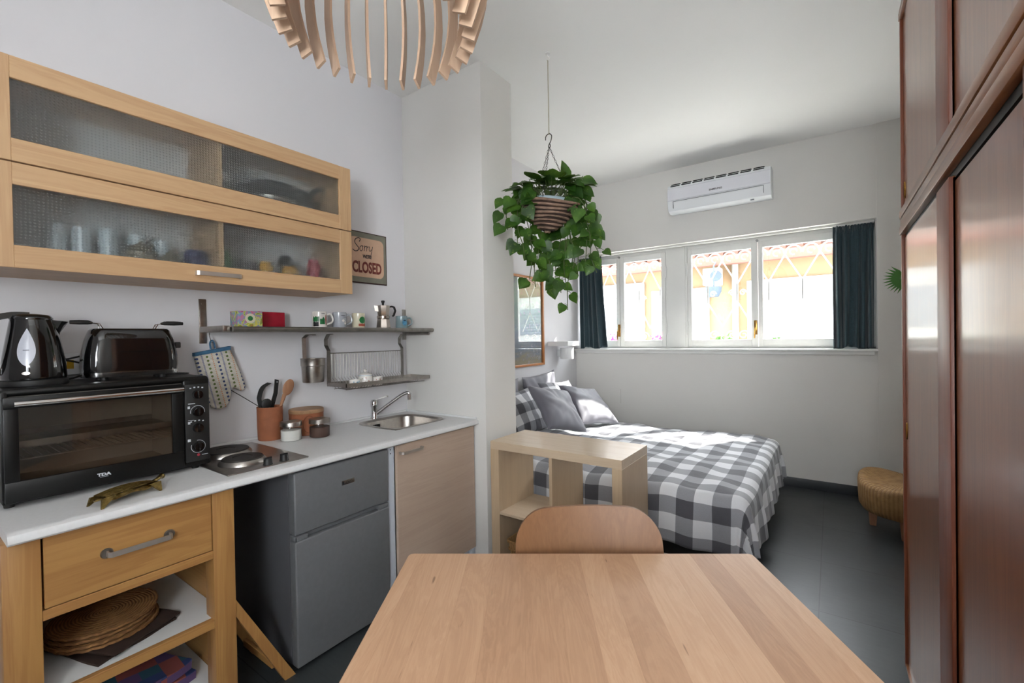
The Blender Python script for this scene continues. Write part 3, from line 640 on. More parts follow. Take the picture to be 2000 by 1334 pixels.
def mug(y,x,mat,label,ang,deco=None,r=.0395,h=.092):
    t=thing('mug',label,'mug',(x,y,ZS),ang,'mugs on the steel shelf',local=True)
    obj('cup',B().lathe([(r*.9,0),(r,.006),(r,h-.002),(r-.002,h),(r-.004,h-.002),(r-.004,.008)],(0,0,0),36),M[mat],t)
    obj('handle',B().tube(cr([(r-.002,0,h*.8),(r+.018,0,h*.86),(r+.03,0,h*.6),(r+.026,0,h*.35),(r-.002,0,h*.2)]),.0048,8),M[mat],t)
    def patch(a0,a1,z0,z1,m,nm='print',w=.0006,wob=0,sd=1):
        rr=random.Random(sd); b=B(); n=10; top=[];bot=[]
        for i in range(n+1):
            a=a0+(a1-a0)*i/n; q=sin(PI*i/n)**.5 if wob==0 else 1; zc=(z0+z1)/2; hh=(z1-z0)/2*(q if wob==0 else 1)
            top.append(((r+w)*cos(a),(r+w)*sin(a),zc+hh+wob*rr.uniform(-1,1))); bot.append(((r+w)*cos(a),(r+w)*sin(a),zc-hh))
        b.loft([bot,top],(False,False),closed=False); obj(nm,b,M[m],t,80)
    for k,d in enumerate(deco or []): patch(*d)
    return t
# handle local angle 0; world handle towards +Y (ang ~ 80deg). camera-facing side is towards -Y/+X => local angle about -110..-60deg
A0=math.radians
mug(1.457,-2.37,'whiteglaze','white mug printed with green and red leaves, leftmost of the mugs',A0(62),[(A0(-150),A0(-95),.035,.062,'green','print',.0006,.004,2),(A0(-148),A0(-100),.008,.034,'ink','print',.0006,.004,3),(A0(-90),A0(-50),.02,.055,'green','print',.0006,.008,4),(A0(-46),A0(-30),.015,.075,'rust'),(A0(-82),A0(-45),.078,.081,'ink')])
mug(1.585,-2.37,'greyglaze','light grey mug with a small line drawing, second from the left',A0(70),[(A0(-95),A0(-45),.070,.073,'ink'),(A0(-80),A0(-30),.062,.065,'ink'),(A0(-85),A0(-60),.035,.05,'whiteglaze'),(A0(-65),A0(-40),.02,.038,'whiteglaze'),(A0(-60),A0(-52),.03,.036,'ink')])
mug(1.715,-2.37,'creamglaze','cream mug printed with a round green tree, left of the moka pot',A0(115),[(A0(-145),A0(-80),.028,.07,'green'),(A0(-150),A0(-80),.012,.026,'rust','print',.0007,.001,5)],.038)
mug(2.055,-2.37,'tealglaze','blue grey mug with a round blue picture, right of the moka pot',A0(60),[(A0(-95),A0(-40),.018,.06,'blueprint'),(A0(-85),A0(-50),.048,.056,'ink')],.039,.084)
mk=thing('moka_pot','octagonal aluminium moka pot with black handle among the mugs','coffee maker',(-2.36,1.895,ZS),A0(78),local=True)
def octo(prof): return B().lathe(prof,(0,0,0),8)
obj('boiler',octo([(.046,0),(.047,.004),(.040,.058),(.034,.062)]),M['silver'],mk,20)
obj('collar',B().lathe([(.037,.060),(.040,.064),(.040,.078),(.036,.082)],(0,0,0),30),M['silver'],mk)
b=octo([(.034,.080),(.036,.084),(.045,.142),(.045,.145),(.010,.152)]); b.poly([(-.040,-.010,.142),(-.040,.010,.142),(-.062,0,.146)],(.006,0,-.035)); obj('pot_top',b,M['silver'],mk,20)
obj('lid_knob',B().lathe([(.006,.150),(.007,.158),(.012,.172),(.011,.178),(.002,.180)],(0,0,0),16),M['blackmatte'],mk)
obj('handle',B().strip([(.040,0,.138),(.060,0,.143),(.078,0,.138),(.086,0,.115),(.074,0,.085),(.066,0,.080)],.012,.010,(0,1,0)),M['blackmatte'],mk)

# oven mitt
mt=thing('oven_mitt','quilted oven mitt with rows of coloured dots hanging from the shelf','oven mitt',(-2.44,.96,1.077))
out=[(.8634,1.3445),(.8713,1.3008),(.8805,1.2596),(.8901,1.2298),(.8996,1.1938),(.9116,1.1456),(.9213,1.109),(.9314,1.0914),(.9472,1.0818),(.9713,1.0769),(.9934,1.0844),(1.0092,1.1067),(1.0198,1.1451),(1.0276,1.178),(1.0402,1.1706),(1.0659,1.1555),(1.0807,1.1633),(1.087,1.1814),(1.0732,1.2264),(1.0486,1.2964),(1.027,1.3498),(1.0167,1.3709)]
b=B(); b.poly([(-2.462,y,z) for y,z in out],(.026,0,0),bev=.010,seg=4); obj('mitt_body',b,M['mitt'],mt,60)
b=B().poly([(-2.464,y,z) for y,z in ((.8611,1.3562),(.8609,1.3400),(1.0190,1.3669),(1.0189,1.3853))],(.030,0,0),bev=.003); obj('band',b,M['mittband'],mt)
b=B().strip(cr([(-2.45,.935,1.372),(-2.45,.932,1.40),(-2.45,.941,1.416),(-2.45,.950,1.40),(-2.45,.953,1.376)]),.014,.003,(1,0,0)); obj('hanging_loop',b,M['mittband'],mt)
b=B().tube(cr([(-2.43,.925,1.456),(-2.44,.927,1.44),(-2.447,.936,1.41),(-2.449,.942,1.403),(-2.449,.948,1.409)]),.002,6); solo('wire_hook',b,M['chrome'],'thin wire hook holding the oven mitt under the shelf','hook')

# hanging steel pot
hp=thing('hanging_steel_pot','stainless steel cylinder hanging by a strap under the shelf','pot',(-2.38,1.418,1.172))
obj('cylinder',B().lathe([(.054,0),(.056,.003),(.060,.09),(.064,.095),(.064,.13),(.066,.134),(.062,.134),(.060,.128),(.056,.09),(.050,.006)],(-2.38,1.418,1.172),40),M['steel'],hp)
obj('strap',B().strip([(-2.42,1.40,1.25),(-2.425,1.395,1.30),(-2.425,1.392,1.42),(-2.40,1.400,1.438),(-2.36,1.412,1.4395),(-2.352,1.413,1.435)],.02,.003,(0.3,1,0)),M['steel'],hp)
# dish rack
dr=thing('dish_rack','hanging stainless steel dish rack with thin vertical wires above the sink','dish rack',(-2.31,1.82,1.13))
def hanger(y): 
    b=B().strip([(-2.36,y,1.4405),(-2.395,y,1.438),(-2.42,y,1.41),(-2.42,y,1.375),(-2.395,y,1.345),(-2.395,y,1.15)],.022,.0035,(0,1,0)); obj('hanger',b,M['steel_d'],dr)
hanger(1.525); hanger(2.075)
b=B(); b.box(-2.40,-2.215,1.515,1.520,1.138,1.160); b.box(-2.40,-2.215,2.150,2.155,1.138,1.160); b.box(-2.22,-2.215,1.515,2.155,1.138,1.160); b.box(-2.40,-2.395,1.515,2.155,1.138,1.160); obj('tray_frame',b,M['steel'],dr)
b=B().tube([(-2.395,1.535,1.328),(-2.395,2.07,1.328)],.003,8); 
for k in range(27):
    y=1.545+k*.0197; b.tube([(-2.395,y,1.328),(-2.395,y,1.185),(-2.375,y,1.168),(-2.375,y,1.135),(-2.36,y,1.124),(-2.24,y,1.124),(-2.222,y,1.138)],.0016,5)
b.tube([(-2.36,1.535,1.122),(-2.36,2.14,1.122)],.002,6); b.tube([(-2.25,1.535,1.122),(-2.25,2.14,1.122)],.002,6); obj('wires',b,M['steel_d'],dr)
def flowers_on(b,r,y0,x0,z,h,n,sd):
    rr=random.Random(sd)
for (y,x,r,h,lab) in ((1.615,-2.275,.033,.048,'small white cup with blue and red flowers at the left in the dish rack'),(1.775,-2.275,.033,.050,'small white cup with red flowers at the right in the dish rack')):
    t=thing('cup',lab,'cup',(x,y,1.1265),0,'flowered crockery in the dish rack'); obj('bowl',B().lathe([(r*.8,0),(r*.95,h*.3),(r,h),(r-.003,h),(r*.75,.005)],(x,y,1.1265),28),M['whiteglaze'],t)
    b=B(); rr=random.Random(int(y*100))
    for k in range(9): a=A0(rr.uniform(-100,10)); z=rr.uniform(.012,h-.008); b.sphere((x+r*.97*cos(a),y+r*.97*sin(a),1.1265+z),rr.uniform(.003,.006),8,6,(.4,.4,1))
    obj('flower_print',b,M['rust' if y>1.7 else 'blueprint'],t)
x,y,z=-2.285,1.695,1.1265
t=thing('sugar_bowl','lidded white sugar bowl with flowers between two cups in the dish rack','sugar bowl',(x,y,z)); obj('bowl',B().lathe([(.034,0),(.042,.02),(.042,.055),(.038,.066),(.034,.066)],(x,y,z),30),M['whiteglaze'],t)
obj('lid',B().lathe([(.041,.066),(.040,.072),(.020,.082),(.006,.086),(.010,.094),(.007,.101)],(x,y,z),30),M['whiteglaze'],t)
obj('handle',B().tube(cr([(x+.02,y-.037,z+.05),(x+.028,y-.055,z+.04),(x+.02,y-.038,z+.018)]),.004,8),M['whiteglaze'],t)
b=B(); rr=random.Random(9)
for k in range(10): a=A0(rr.uniform(-90,20)); b.sphere((x+.0415*cos(a),y+.0415*sin(a),z+rr.uniform(.015,.055)),rr.uniform(.003,.007),8,6,(.4,.4,1))
obj('flower_print',b,M['rust'],t); obj('lid_line',B().lathe([(.0414,.065),(.0416,.067)],(x,y,z),30,(False,False)),M['blueprint'],t)

# ================================================================ COUNTER
ZC=.892
ct=thing('worktop','long white laminate worktop with a sink cut into it','worktop',(-2.15,1.19,.86))
b=B(); b.box(XL,-1.85,.195,1.68,.86,ZC); b.box(XL,-1.85,2.10,2.184,.86,ZC); b.box(XL,-2.38,1.68,2.10,.86,ZC); b.box(-2.005,-1.85,1.68,2.10,.86,ZC)
b.poly([(x,.195,z) for x,z in ((-1.85,.86),(-1.822,.86),(-1.816,.866),(-1.816,.878),(-1.820,.887),(-1.832,.892),(-1.85,.892))],(0,1.989,0)); obj('slab',b,M['laminate'],ct)
# thin upstand bead along the walls
struct('trim_3',B().box(XL,-2.468,.195,2.184,ZC,ZC+.012,.002).box(XL,-1.83,2.172,2.184,ZC,ZC+.012,.002),M['white'])
# sink
def rr2(cx,cy,hx,hy,r,z,n=8):
    pts=[]
    for sx,sy,a0 in ((1,1,0),(-1,1,90),(-1,-1,180),(1,-1,270)):
        for k in range(n+1): a=A0(a0+90*k/n); pts.append((cx+sx*(hx-r)+r*cos(a),cy+sy*(hy-r)+r*sin(a),z))
    return pts
sk=thing('kitchen_sink','small stainless steel basin sunk into the white worktop','sink',(-2.195,1.892,.74))
c=(-2.195,1.892)
b=B().loft([rr2(*c,.198,.222,.10,ZC+.0005),rr2(*c,.195,.219,.098,ZC+.004),rr2(*c,.178,.202,.09,ZC+.004),rr2(*c,.168,.19,.085,ZC-.006),rr2(*c,.155,.178,.07,.79),rr2(*c,.13,.155,.06,.755),rr2(*c,.03,.03,.029,.748)],(False,True)); obj('basin',b,M['steel'],sk)
b=B()
for k in range(5): b.box(-2.357,-2.353,1.80+k*.011,1.806+k*.011,.845,.868,.001)
obj('overflow_slots',b,M['dk'],sk); obj('drain',B().lathe([(.03,0),(.028,.003),(.01,.001)],(c[0],c[1],.749),24),M['chrome'],sk)
tp=thing('mixer_tap','chrome lever mixer tap with long slanted spout','tap',(-2.425,1.86,ZC+.0005))
x,y=-2.425,1.86
obj('body',B().lathe([(.024,0),(.024,.006),(.020,.012),(.0195,.075),(.022,.080),(.022,.112),(.016,.122),(.004,.125)],(x,y,ZC),28),M['chrome'],tp)
obj('lever',B().strip(cr([(x,y,ZC+.118),(x+.02,y+.02,ZC+.128),(x+.05,y+.06,ZC+.142),(x+.055,y+.07,ZC+.140)]),.016,.007,(-.7,.7,0)),M['chrome'],tp)
b=B().tube(cr([(x+.008,y+.01,ZC+.03),(x+.05,y+.05,ZC+.075),(x+.12,y+.11,ZC+.140),(x+.15,y+.135,ZC+.160),(x+.165,y+.147,ZC+.160),(x+.170,y+.150,ZC+.150)]),[.011]*31,14); b.cyl((x+.170,y+.150,ZC+.158),(x+.170,y+.150,ZC+.118),.0135,n=18); obj('spout',b,M['chrome'],tp)

# hob
hb=thing('electric_hob','stainless steel hob with two cast iron plates on the worktop','hob',(-2.14,.93,ZC))
b=B().box(-2.405,-1.880,.765,1.092,ZC,ZC+.006,.003); obj('steel_plate',b,M['steel'],hb)
for (x,y,r) in ((-2.03,.885,.078),(-2.245,.908,.092)):
    b=B().lathe([(r+.012,0),(r+.011,.008),(r+.002,.018)],(x,y,ZC+.006),44,(True,True)); o=obj('plate_ring',b,M['steel'],hb)
    b=B().lathe([(r,.0),(r+.001,.014),(r-.003,.019),(.04,.019),(.036,.016),(.005,.016)],(x,y,ZC+.010),44); obj('hotplate',b,M['iron'],hb)
for (x,y) in ((-1.90,.925),(-1.905,.995)):
    obj('knob',B().lathe([(.019,0),(.017,.004),(.0155,.022),(.013,.026),(.002,.0265)],(x,y,ZC+.006),20).box(x-.003,x+.003,y-.016,y+.016,ZC+.028,ZC+.036,.001),M['blackmatte'],hb)

# utensil jar and utensils
x,y=-2.412,1.19
j=thing('utensil_jar','tall terracotta jar holding kitchen utensils','jar',(x,y,ZC)); obj('pot',B().lathe([(.055,0),(.058,.004),(.0605,.08),(.061,.165),(.062,.172),(.057,.172),(.055,.16),(.052,.012)],(x,y,ZC),36),M['terra'],j)
def P_(yy,zz,X=-2.40): return (X,yy,zz)
b=B().tube([(x-.02,y+.03,.93),(x-.005,y-.04,1.06),(x+.0,y-.14,1.135),(x,y-.185,1.168)],[.002,.002,.002,.002],6); solo('skewer',b,M['iron'],'thin dark metal skewer leaning out to the left of the utensil jar','skewer')
u=thing('ladle','black plastic ladle, its round bowl just above the jar rim','ladle',(x+.03,y-.035,ZC+.02))
obj('shaft',B().tube([(x+.028,y-.012,.92),(x+.032,y-.03,1.055)],.005,8),M['blackmatte'],u); obj('bowl',B().sphere((x+.035,y-.033,1.085),.026,18,10,(.35,1,1)),M['blackmatte'],u)
u=thing('slotted_spatula','black curved spatula at the back left of the utensil jar','spatula',(x-.03,y-.02,ZC+.02))
b=B().strip(cr([(x-.02,y,.93),(x-.03,y-.035,1.08),(x-.03,y-.035,1.125),(x-.025,y-.02,1.165),(x-.02,y+.012,1.185)]),.022,.004,(.2,1,-.3)); obj('blade',b,M['blackmatte'],u)
u=thing('tongs','black long handled utensil with a hanging hole, between ladle and wooden spoon','utensil',(x+.01,y+.02,ZC+.02))
b=B().strip([(x-.010,y+.002,.93),(x-.008,y+.015,1.06),(x-.006,y+.035,1.13),(x-.006,y+.043,1.20)],.020,.007,(.1,1,-.3)); obj('handle',b,M['blackmatte'],u); obj('hanging_hole',B().cyl((x-.002,y+.042,1.188),(x-.0005,y+.042,1.188),.003,n=10),M['markw'],u)
u=thing('wooden_spoon','brown wooden spoon with a large oval bowl in the utensil jar','spoon',(x+.02,y+.05,ZC+.02))
obj('shaft',B().tube([(x+.022,y+.012,.93),(x+.022,y+.046,1.06),(x+.016,y+.072,1.12)],[.006,.007,.011],10),M['spoonwood'],u)
b=B().sphere((0,0,0),.034,20,12,(.22,.85,1.35)); b.xf(Matrix.Translation((x+.014,y+.094,1.155))@Matrix.Rotation(-.42,4,'X')); obj('bowl',b,M['spoonwood'],u)
# terracotta crock
x,y=-2.384,1.375
j=thing('terracotta_crock','round terracotta crock with a flat wooden lid','crock',(x,y,ZC)); obj('pot',B().lathe([(.082,0),(.086,.004),(.088,.11),(.090,.118),(.084,.118),(.08,.01)],(x,y,ZC),44),M['terra'],j)
obj('lid',B().lathe([(.088,.118),(.090,.121),(.090,.134),(.087,.138),(.002,.139)],(x,y,ZC),44),M['lidwood'],j)
b=B(); a0=A0(-22); b.tube([(x+.0885*cos(a0+.33*cos(t*PI/14)),y+.0885*sin(a0+.33*cos(t*PI/14)),ZC+.062+.045*sin(t*PI/14)) for t in range(28)],.0014,5,closed=True); obj('scratched_outline',b,M['terra_d'],j)
def gjar(x,y,r,h,mat,label):
    j=thing('glass_jar',label,'jar',(x,y,ZC)); obj('glass',B().lathe([(r*.93,0),(r,.006),(r,h*.72),(r*.97,h*.78)],(x,y,ZC),36,(False,False)),M['clear'],j)
    obj('contents',B().lathe([(r*.9,.003),(r*.95,.008),(r*.95,h*.56),(r*.4,h*.60),(.002,h*.59)],(x,y,ZC),32),M[mat],j)
    obj('lid',B().lathe([(r*.99,h*.76),(r*1.03,h*.77),(r*1.03,h*.97),(r*.99,h),(r*.6,h),(r*.55,h*.985),(.002,h*.985)],(x,y,ZC),36),M['steel'],j)
gjar(-2.285,1.233,.051,.098,'sugar','glass jar of white sugar with steel lid, in front of the crock')
gjar(-2.235,1.362,.052,.098,'coffee','glass jar of brown ground coffee with steel lid, nearer the sink')

# mini oven
ov=thing('mini_oven','black countertop oven with a wide glass door and four knobs','oven',(-2.28,.50,ZC))
X0,X1=-2.455,-2.105
b=B(); b.box(X0,X1,.217,.795,1.243,1.268,.012,4); b.box(X0,X1,.217,.795,.905,.93,.006); b.box(X0,X1,.217,.235,.92,1.26,.003); b.box(X0,X0+.01,.23,.78,.92,1.25); b.box(X0,X1,.700,.795,.92,1.26,.008,3); obj('housing',b,M['black'],ov)
b=B(); b.box(X0+.012,X1-.004,.236,.24,.93,1.243); b.box(X0+.012,X1-.004,.694,.698,.93,1.243); b.box(X0+.012,X0+.016,.24,.694,.93,1.243); b.box(X0+.012,X1-.004,.24,.694,.93,.934); b.box(X0+.012,X1-.004,.24,.694,1.239,1.243); obj('cavity',b,M['ovenin'],ov)
b=B(); b.box(X1,X1+.016,.222,.697,.912,.977,.003); b.box(X1,X1+.016,.222,.697,1.207,1.243,.003); b.box(X1,X1+.016,.222,.255,.977,1.207,.002); b.box(X1,X1+.016,.66,.697,.977,1.207,.002); dor=obj('door',b,M['black'],ov)
obj('glass_pane',B().box(X1+.008,X1+.0135,.25,.665,.972,1.212),M['ovenglass'],dor)
obj('handle',B().cyl((X1+.042,.243,1.223),(X1+.042,.69,1.223),.0085,n=16).box(X1+.014,X1+.04,.25,.262,1.217,1.229,.002).box(X1+.014,X1+.04,.67,.682,1.217,1.229,.002),M['chrome'],dor)
b=B().text('TDA',(X1+.0165,.455,.944),R_,U_,.0135,.0004,.0008,0,1.3); b.box(X1+.0160,X1+.0168,.4435,.4665,.9395,.9405); obj('maker_mark',b,M['markw'],dor)
b=B().box(X1-.001,X1+.006,.705,.790,.925,1.238,.004); pn=obj('control_panel',b,M['blackmatte'],ov)
for k,z in enumerate((1.195,1.125,1.060,.985)):
    kb=B().cyl((X1+.006,.748,z),(X1+.022,.748,z),.0185,.0165,n=24); kb.box(X1+.02,X1+.030,.745,.751,z-.016,z+.016,.001); obj('knob',kb,M['blackgloss'],pn)
for z,a0,a1 in ((1.125,-10,190),(.985,-200,100)): obj('dial_arc',B().tube([(X1+.007,.748+.025*cos(A0(a0+(a1-a0)*i/24)),z+.025*sin(A0(a0+(a1-a0)*i/24))) for i in range(25)],.0009,4),M['markw'],pn)
for z in (1.195,1.060):
    for i in range(4): obj('position_mark',B().box(X1+.0055,X1+.0068,.722+i*.014,.728+i*.014,z+.024+(.003 if i in(1,2) else 0),z+.029+(.003 if i in(1,2) else 0)),M['markw'],pn)
for a in ((.716,.740,1.158,1.161),(.714,.722,1.140,1.150),(.715,.735,1.092,1.094),(.714,.722,1.078,1.088),(.712,.722,1.008,1.018),(.760,.782,.948,.950)): obj('printed_symbol',B().box(X1+.0055,X1+.0068,*a),M['markw'],pn)
obj('pilot_lamp',B().cyl((X1+.005,.748,.951),(X1+.009,.748,.951),.005,n=12),M['crimson'],pn)
b=B()
for y in (.235,.748):
    for x in (X1-.03,X0+.03): obj('foot',B().cyl((x,y,ZC),(x,y,.907),.012,.014,n=14),M['blackmatte'],ov)
b=B(); 
for x in (X0+.03,X1-.02): b.tube([(x,.245,1.04),(x,.69,1.04)],.0025,6)
for k in range(22): y=.25+k*.0207; b.tube([(X0+.03,y,1.042),(X1-.02,y,1.042)],.0016,5)
obj('wire_rack',b,M['steel'],ov)
obj('baking_tray',B().box(X0+.03,X1-.02,.245,.69,1.075,1.079).box(X1-.024,X1-.02,.245,.69,1.077,1.098).box(X0+.03,X0+.034,.245,.69,1.077,1.098),M['steel_d'],ov)
ZO=1.2685
# kettle
x,y=-2.25,.315
kt=thing('electric_kettle','glossy black electric kettle with a pointed water gauge, on the oven','kettle',(x,y,ZO))
obj('base',B().lathe([(.084,0),(.086,.004),(.084,.018),(.078,.022)],(x,y,ZO),44),M['blackmatte'],kt)
rings=[]
for h,r,o in ((.022,.080,0),(.03,.082,0),(.09,.077,.0),(.15,.068,0),(.20,.058,-.002),(.225,.052,-.004)):
    rings.append([(x+(r)*cos(2*PI*k/48),y+o+(r*(1+.0*cos(0)))*sin(2*PI*k/48),ZO+h) for k in range(48)])
obj('body',B().loft(rings),M['blackgloss'],kt,60)
obj('lid',B().lathe([(.053,.224),(.054,.229),(.046,.240),(.02,.245),(.001,.246)],(x,y-.004,ZO),40),M['blackgloss'],kt,60)
b=B().loft([[(x-.024,y+.03,ZO+.226),(x+.024,y+.03,ZO+.226),(x+.014,y+.078,ZO+.220),(x,y+.088,ZO+.219),(x-.014,y+.078,ZO+.220)],[(x-.026,y+.03,ZO+.17),(x+.026,y+.03,ZO+.17),(x+.012,y+.062,ZO+.180),(x,y+.066,ZO+.180),(x-.012,y+.062,ZO+.180)],[(x-.02,y+.04,ZO+.13),(x+.02,y+.04,ZO+.13),(x+.006,y+.06,ZO+.135),(x,y+.062,ZO+.135),(x-.006,y+.06,ZO+.135)]]); obj('spout',b,M['blackgloss'],kt,50)
obj('handle',B().strip(cr([(x,y-.01,ZO+.240),(x,y-.06,ZO+.238),(x,y-.105,ZO+.215),(x,y-.118,ZO+.15),(x,y-.108,ZO+.08),(x,y-.078,ZO+.045)]),.026,.020,(1,0,0)),M['blackgloss'],kt,60)
def onk(a,h,rad): return (x+rad*cos(a),y+rad*sin(a),ZO+h)
a0=A0(-22)
def krad(h):
    T=((.022,.080),(.03,.082),(.09,.077),(.15,.068),(.20,.058),(.225,.052))
    for (h0,r0),(h1,r1) in zip(T,T[1:]):
        if h<=h1: return r0+(r1-r0)*(h-h0)/(h1-h0)
    return .052
rowsk=[]
for i in range(25):
    t=i/24; hh=.068+.125*t; ww=.30*max(.02,(sin(PI*t**.8)))**.85; rowsk.append([onk(a0+ww*(-1+2*k/10),hh,krad(hh)+.0022) for k in range(11)])
b=B().loft(rowsk,(False,False),closed=False); obj('water_gauge',b,M['gauge'],kt,60)
b=B().loft([[onk(a0+.13*(-1+2*k/8)*max(.15,math.sqrt(max(0,1-q*q))),.044+.0055*q,krad(.044)+.0022) for k in range(9)] for q in (-1,-.6,0,.6,1)],(False,False),closed=False); obj('maker_badge',b,M['steel'],kt)
obj('gauge_marks',B().loft([[onk(a0+.10*(-1+2*k/4),.12+q,krad(.12)+.0032) for k in range(5)] for q in (0,.0018)],(False,False),closed=False),M['ink'],kt)
# toaster
ts=thing('toaster','long glossy black toaster with a chrome base band, on the oven','toaster',(-2.27,.585,ZO))
cx,cy=-2.27,.585
def tr(hx,hy,z,r): return rr2(cx,cy,hx,hy,r,z,6)
obj('body',B().loft([tr(.062,.148,ZO+.030,.05),tr(.064,.150,ZO+.05,.05),tr(.063,.147,ZO+.10,.05),tr(.057,.138,ZO+.15,.048),tr(.049,.126,ZO+.188,.045),tr(.043,.120,ZO+.195,.04)]),M['blackgloss'],ts,60)
obj('chrome_band',B().loft([tr(.060,.146,ZO+.012,.05),tr(.0615,.1475,ZO+.014,.05),tr(.0635,.1495,ZO+.030,.05)]),M['chrome'],ts)
for dx in (-.03,.03):
    for dy in (-.09,.09): obj('foot',B().cyl((cx+dx,cy+dy,ZO),(cx+dx,cy+dy,ZO+.014),.012,n=14),M['blackmatte'],ts)
obj('slot',B().box(cx-.02,cx-.006,cy-.105,cy+.105,ZO+.1935,ZO+.196).box(cx+.006,cx+.02,cy-.105,cy+.105,ZO+.1935,ZO+.196),M['dk'],ts)
obj('lever',B().box(cx-.012,cx+.012,cy+.145,cy+.165,ZO+.115,ZO+.14,.004),M['blackmatte'],ts)
for sg_,y0 in ((-1,-.095),(1,.085)):
    b=B()
    for xx in (-.014,.014):
        b.tube([(cx+xx,cy+y0,ZO+.190),(cx+xx,cy+y0,ZO+.214),(cx+xx,cy+y0+sg_*.03,ZO+.218)],.0016,6); b.tube([(cx+xx,cy+y0-sg_*.012,ZO+.190),(cx+xx,cy+y0,ZO+.214)],.0016,6)
    o=obj('rack_wire',b,M['chrome'],ts)
    for xx,l in ((.014,.050),(-.014,.066)) if sg_>0 else ((.0,.05),): obj('grip',B().tube([(cx+xx,cy+y0+sg_*.018,ZO+.217),(cx+xx,cy+y0+sg_*.03,ZO+.219),(cx+xx,cy+y0+sg_*(.03+l*.5),ZO+.219),(cx+xx,cy+y0+sg_*(.03+l),ZO+.219)],[.004,.008,.0085,.007],10),M['blackmatte'],o)
# power socket block behind
pw=thing('wall_socket','white wall socket with black plugs between kettle and toaster','socket',(-2.47,.46,1.30))
obj('box',B().box(XL,-2.455,.40,.52,1.285,1.372,.006),M['plasticwhite'],pw); obj('yellow_sticker',B().box(-2.4555,-2.4545,.432,.452,1.31,1.345),M['yellow'],pw)
obj('black_plug',B().cyl((-2.455,.495,1.325),(-2.425,.495,1.325),.02,.016,n=18),M['blackmatte'],pw); obj('teal_plug',B().box(-2.455,-2.44,.478,.505,1.352,1.37,.003),M['teal'],pw)
for pts,lab in (([(-2.425,.495,1.325),(-2.40,.47,1.33),(-2.38,.42,1.345),(-2.37,.36,1.352),(-2.36,.33,1.35)],'black cable running from the socket behind the kettle'),([(-2.44,.51,1.36),(-2.42,.49,1.365),(-2.42,.43,1.35),(-2.42,.40,1.345),(-2.42,.35,1.352)],'second black cable looping above the first behind the kettle'),([(-2.43,.50,1.31),(-2.40,.47,1.29),(-2.38,.44,1.278),(-2.36,.41,1.275)],'black cable lying on the oven between kettle and toaster')):
    solo('power_cable',B().tube(cr(pts),.0035,6),M['cable'],lab,'cable')
solo('power_cable',B().tube(cr([(-2.34,.70,ZO+.004),(-2.29,.76,ZO+.004),(-2.27,.775,ZO+.005),(-2.30,.785,ZO+.004),(-2.36,.76,ZO+.004)]),.003,6),M['cable'],'short loop of black cable on the oven right of the toaster','cable')
# brass trivet
tv=thing('brass_trivet','ornate brass trivet with pointed feet on the worktop edge','trivet',(-1.925,.475,ZC),A0(112),local=True)
b=B(); N_=24; rings=[]
for j in range(9):
    s_=j/8; rings.append([(.098*s_*cos(2*PI*k/40)*(1+.05*cos(2*PI*k/40)),.042*s_*sin(2*PI*k/40)*(1+.10*cos(4*PI*k/40)),.030+.004*sin(s_*13+k*.9)-.006*s_*s_) for k in range(40)])
b.loft(rings[1:],(True,False)); lower=[[ (p[0],p[1],p[2]-.005) for p in r] for r in rings[1:]]; b.loft(lower,(True,False)); b.loft([rings[-1],lower[-1]],(False,False)); obj('plate',b,M['brass'],tv)
for (x,y,dx,dy) in ((-.072,-.026,-.028,-.012),(.07,-.030,.006,-.018),(-.07,.026,-.02,.010),(.068,.030,.006,.012)):
    b=B().loft([[(x-.02,y-.004,.030),(x+.02,y-.004,.030),(x+.02,y+.004,.028),(x-.02,y+.004,.028)],[(x+dx-.003,y+dy-.002,.0),(x+dx+.004,y+dy-.002,.0),(x+dx+.004,y+dy+.002,.0),(x+dx-.003,y+dy+.002,.0)]]); obj('foot',b,M['brass'],tv)
obj('curled_stem',B().tube(cr([(.088,.0,.026),(.11,.006,.029),(.13,.016,.032),(.138,.020,.028)]),[.006]*6+[.007]*6+[.009]*7,8),M['brass'],tv)
b=B()
for k in range(7): b.tube(cr([(-.08,-.024+.008*k,.031),(-.02,-.03+.010*k,.036),(.04,-.028+.009*k,.035),(.085,-.012+.004*k,.029)]),.0022,5)
obj('raised_veins',b,M['brass'],tv)

# ================================================================ DRAWER UNIT
du=thing('drawer_unit','honey wood kitchen unit with one drawer and two open white shelves','cabinet',(-2.15,.48,0))
for y0,y1 in ((.185,.262),(.700,.772)):
    for x0,x1 in ((-1.925,-1.85),(-2.47,-2.40)): obj('post',B().box(x0,x1,y0,y1,0,.8595,.002),M['oak_z'],du)
    obj('side_panel',B().box(-2.40,-1.925,(y0 if y0<.5 else y1-.03)+.004,(y0 if y0<.5 else y1-.03)+.026,.06,.859),M['oak_x'],du)
dw=obj('drawer',B().box(-1.872,-1.852,.267,.697,.645,.854,.0015,1).box(-2.36,-1.872,.30,.665,.67,.80),M['oak_y'],du)
barhandle(dw,-1.852,.405,.568,.752,.016,.03,mat='steel_h')
for y in (.405,.568): obj('rosette',B().cyl((-1.852,y,.752),(-1.8475,y,.752),.0165,.014,n=22),M['steel_d'],dw)

obj('rail',B().box(-1.895,-1.852,.262,.700,.612,.642,.0015,1),M['oak_y'],du)
for z in (.385,.115):
    obj('shelf_rail',B().box(-1.875,-1.852,.262,.700,z-.028,z+.004,.0015,1),M['oak_y'],du); obj('shelf_board',B().box(-2.46,-1.875,.236,.746 if False else .744,z-.014,z),M['white'],du)
obj('back_panel',B().box(-2.474,-2.468,.262,.70,.06,.85),M['oak_y'],du)
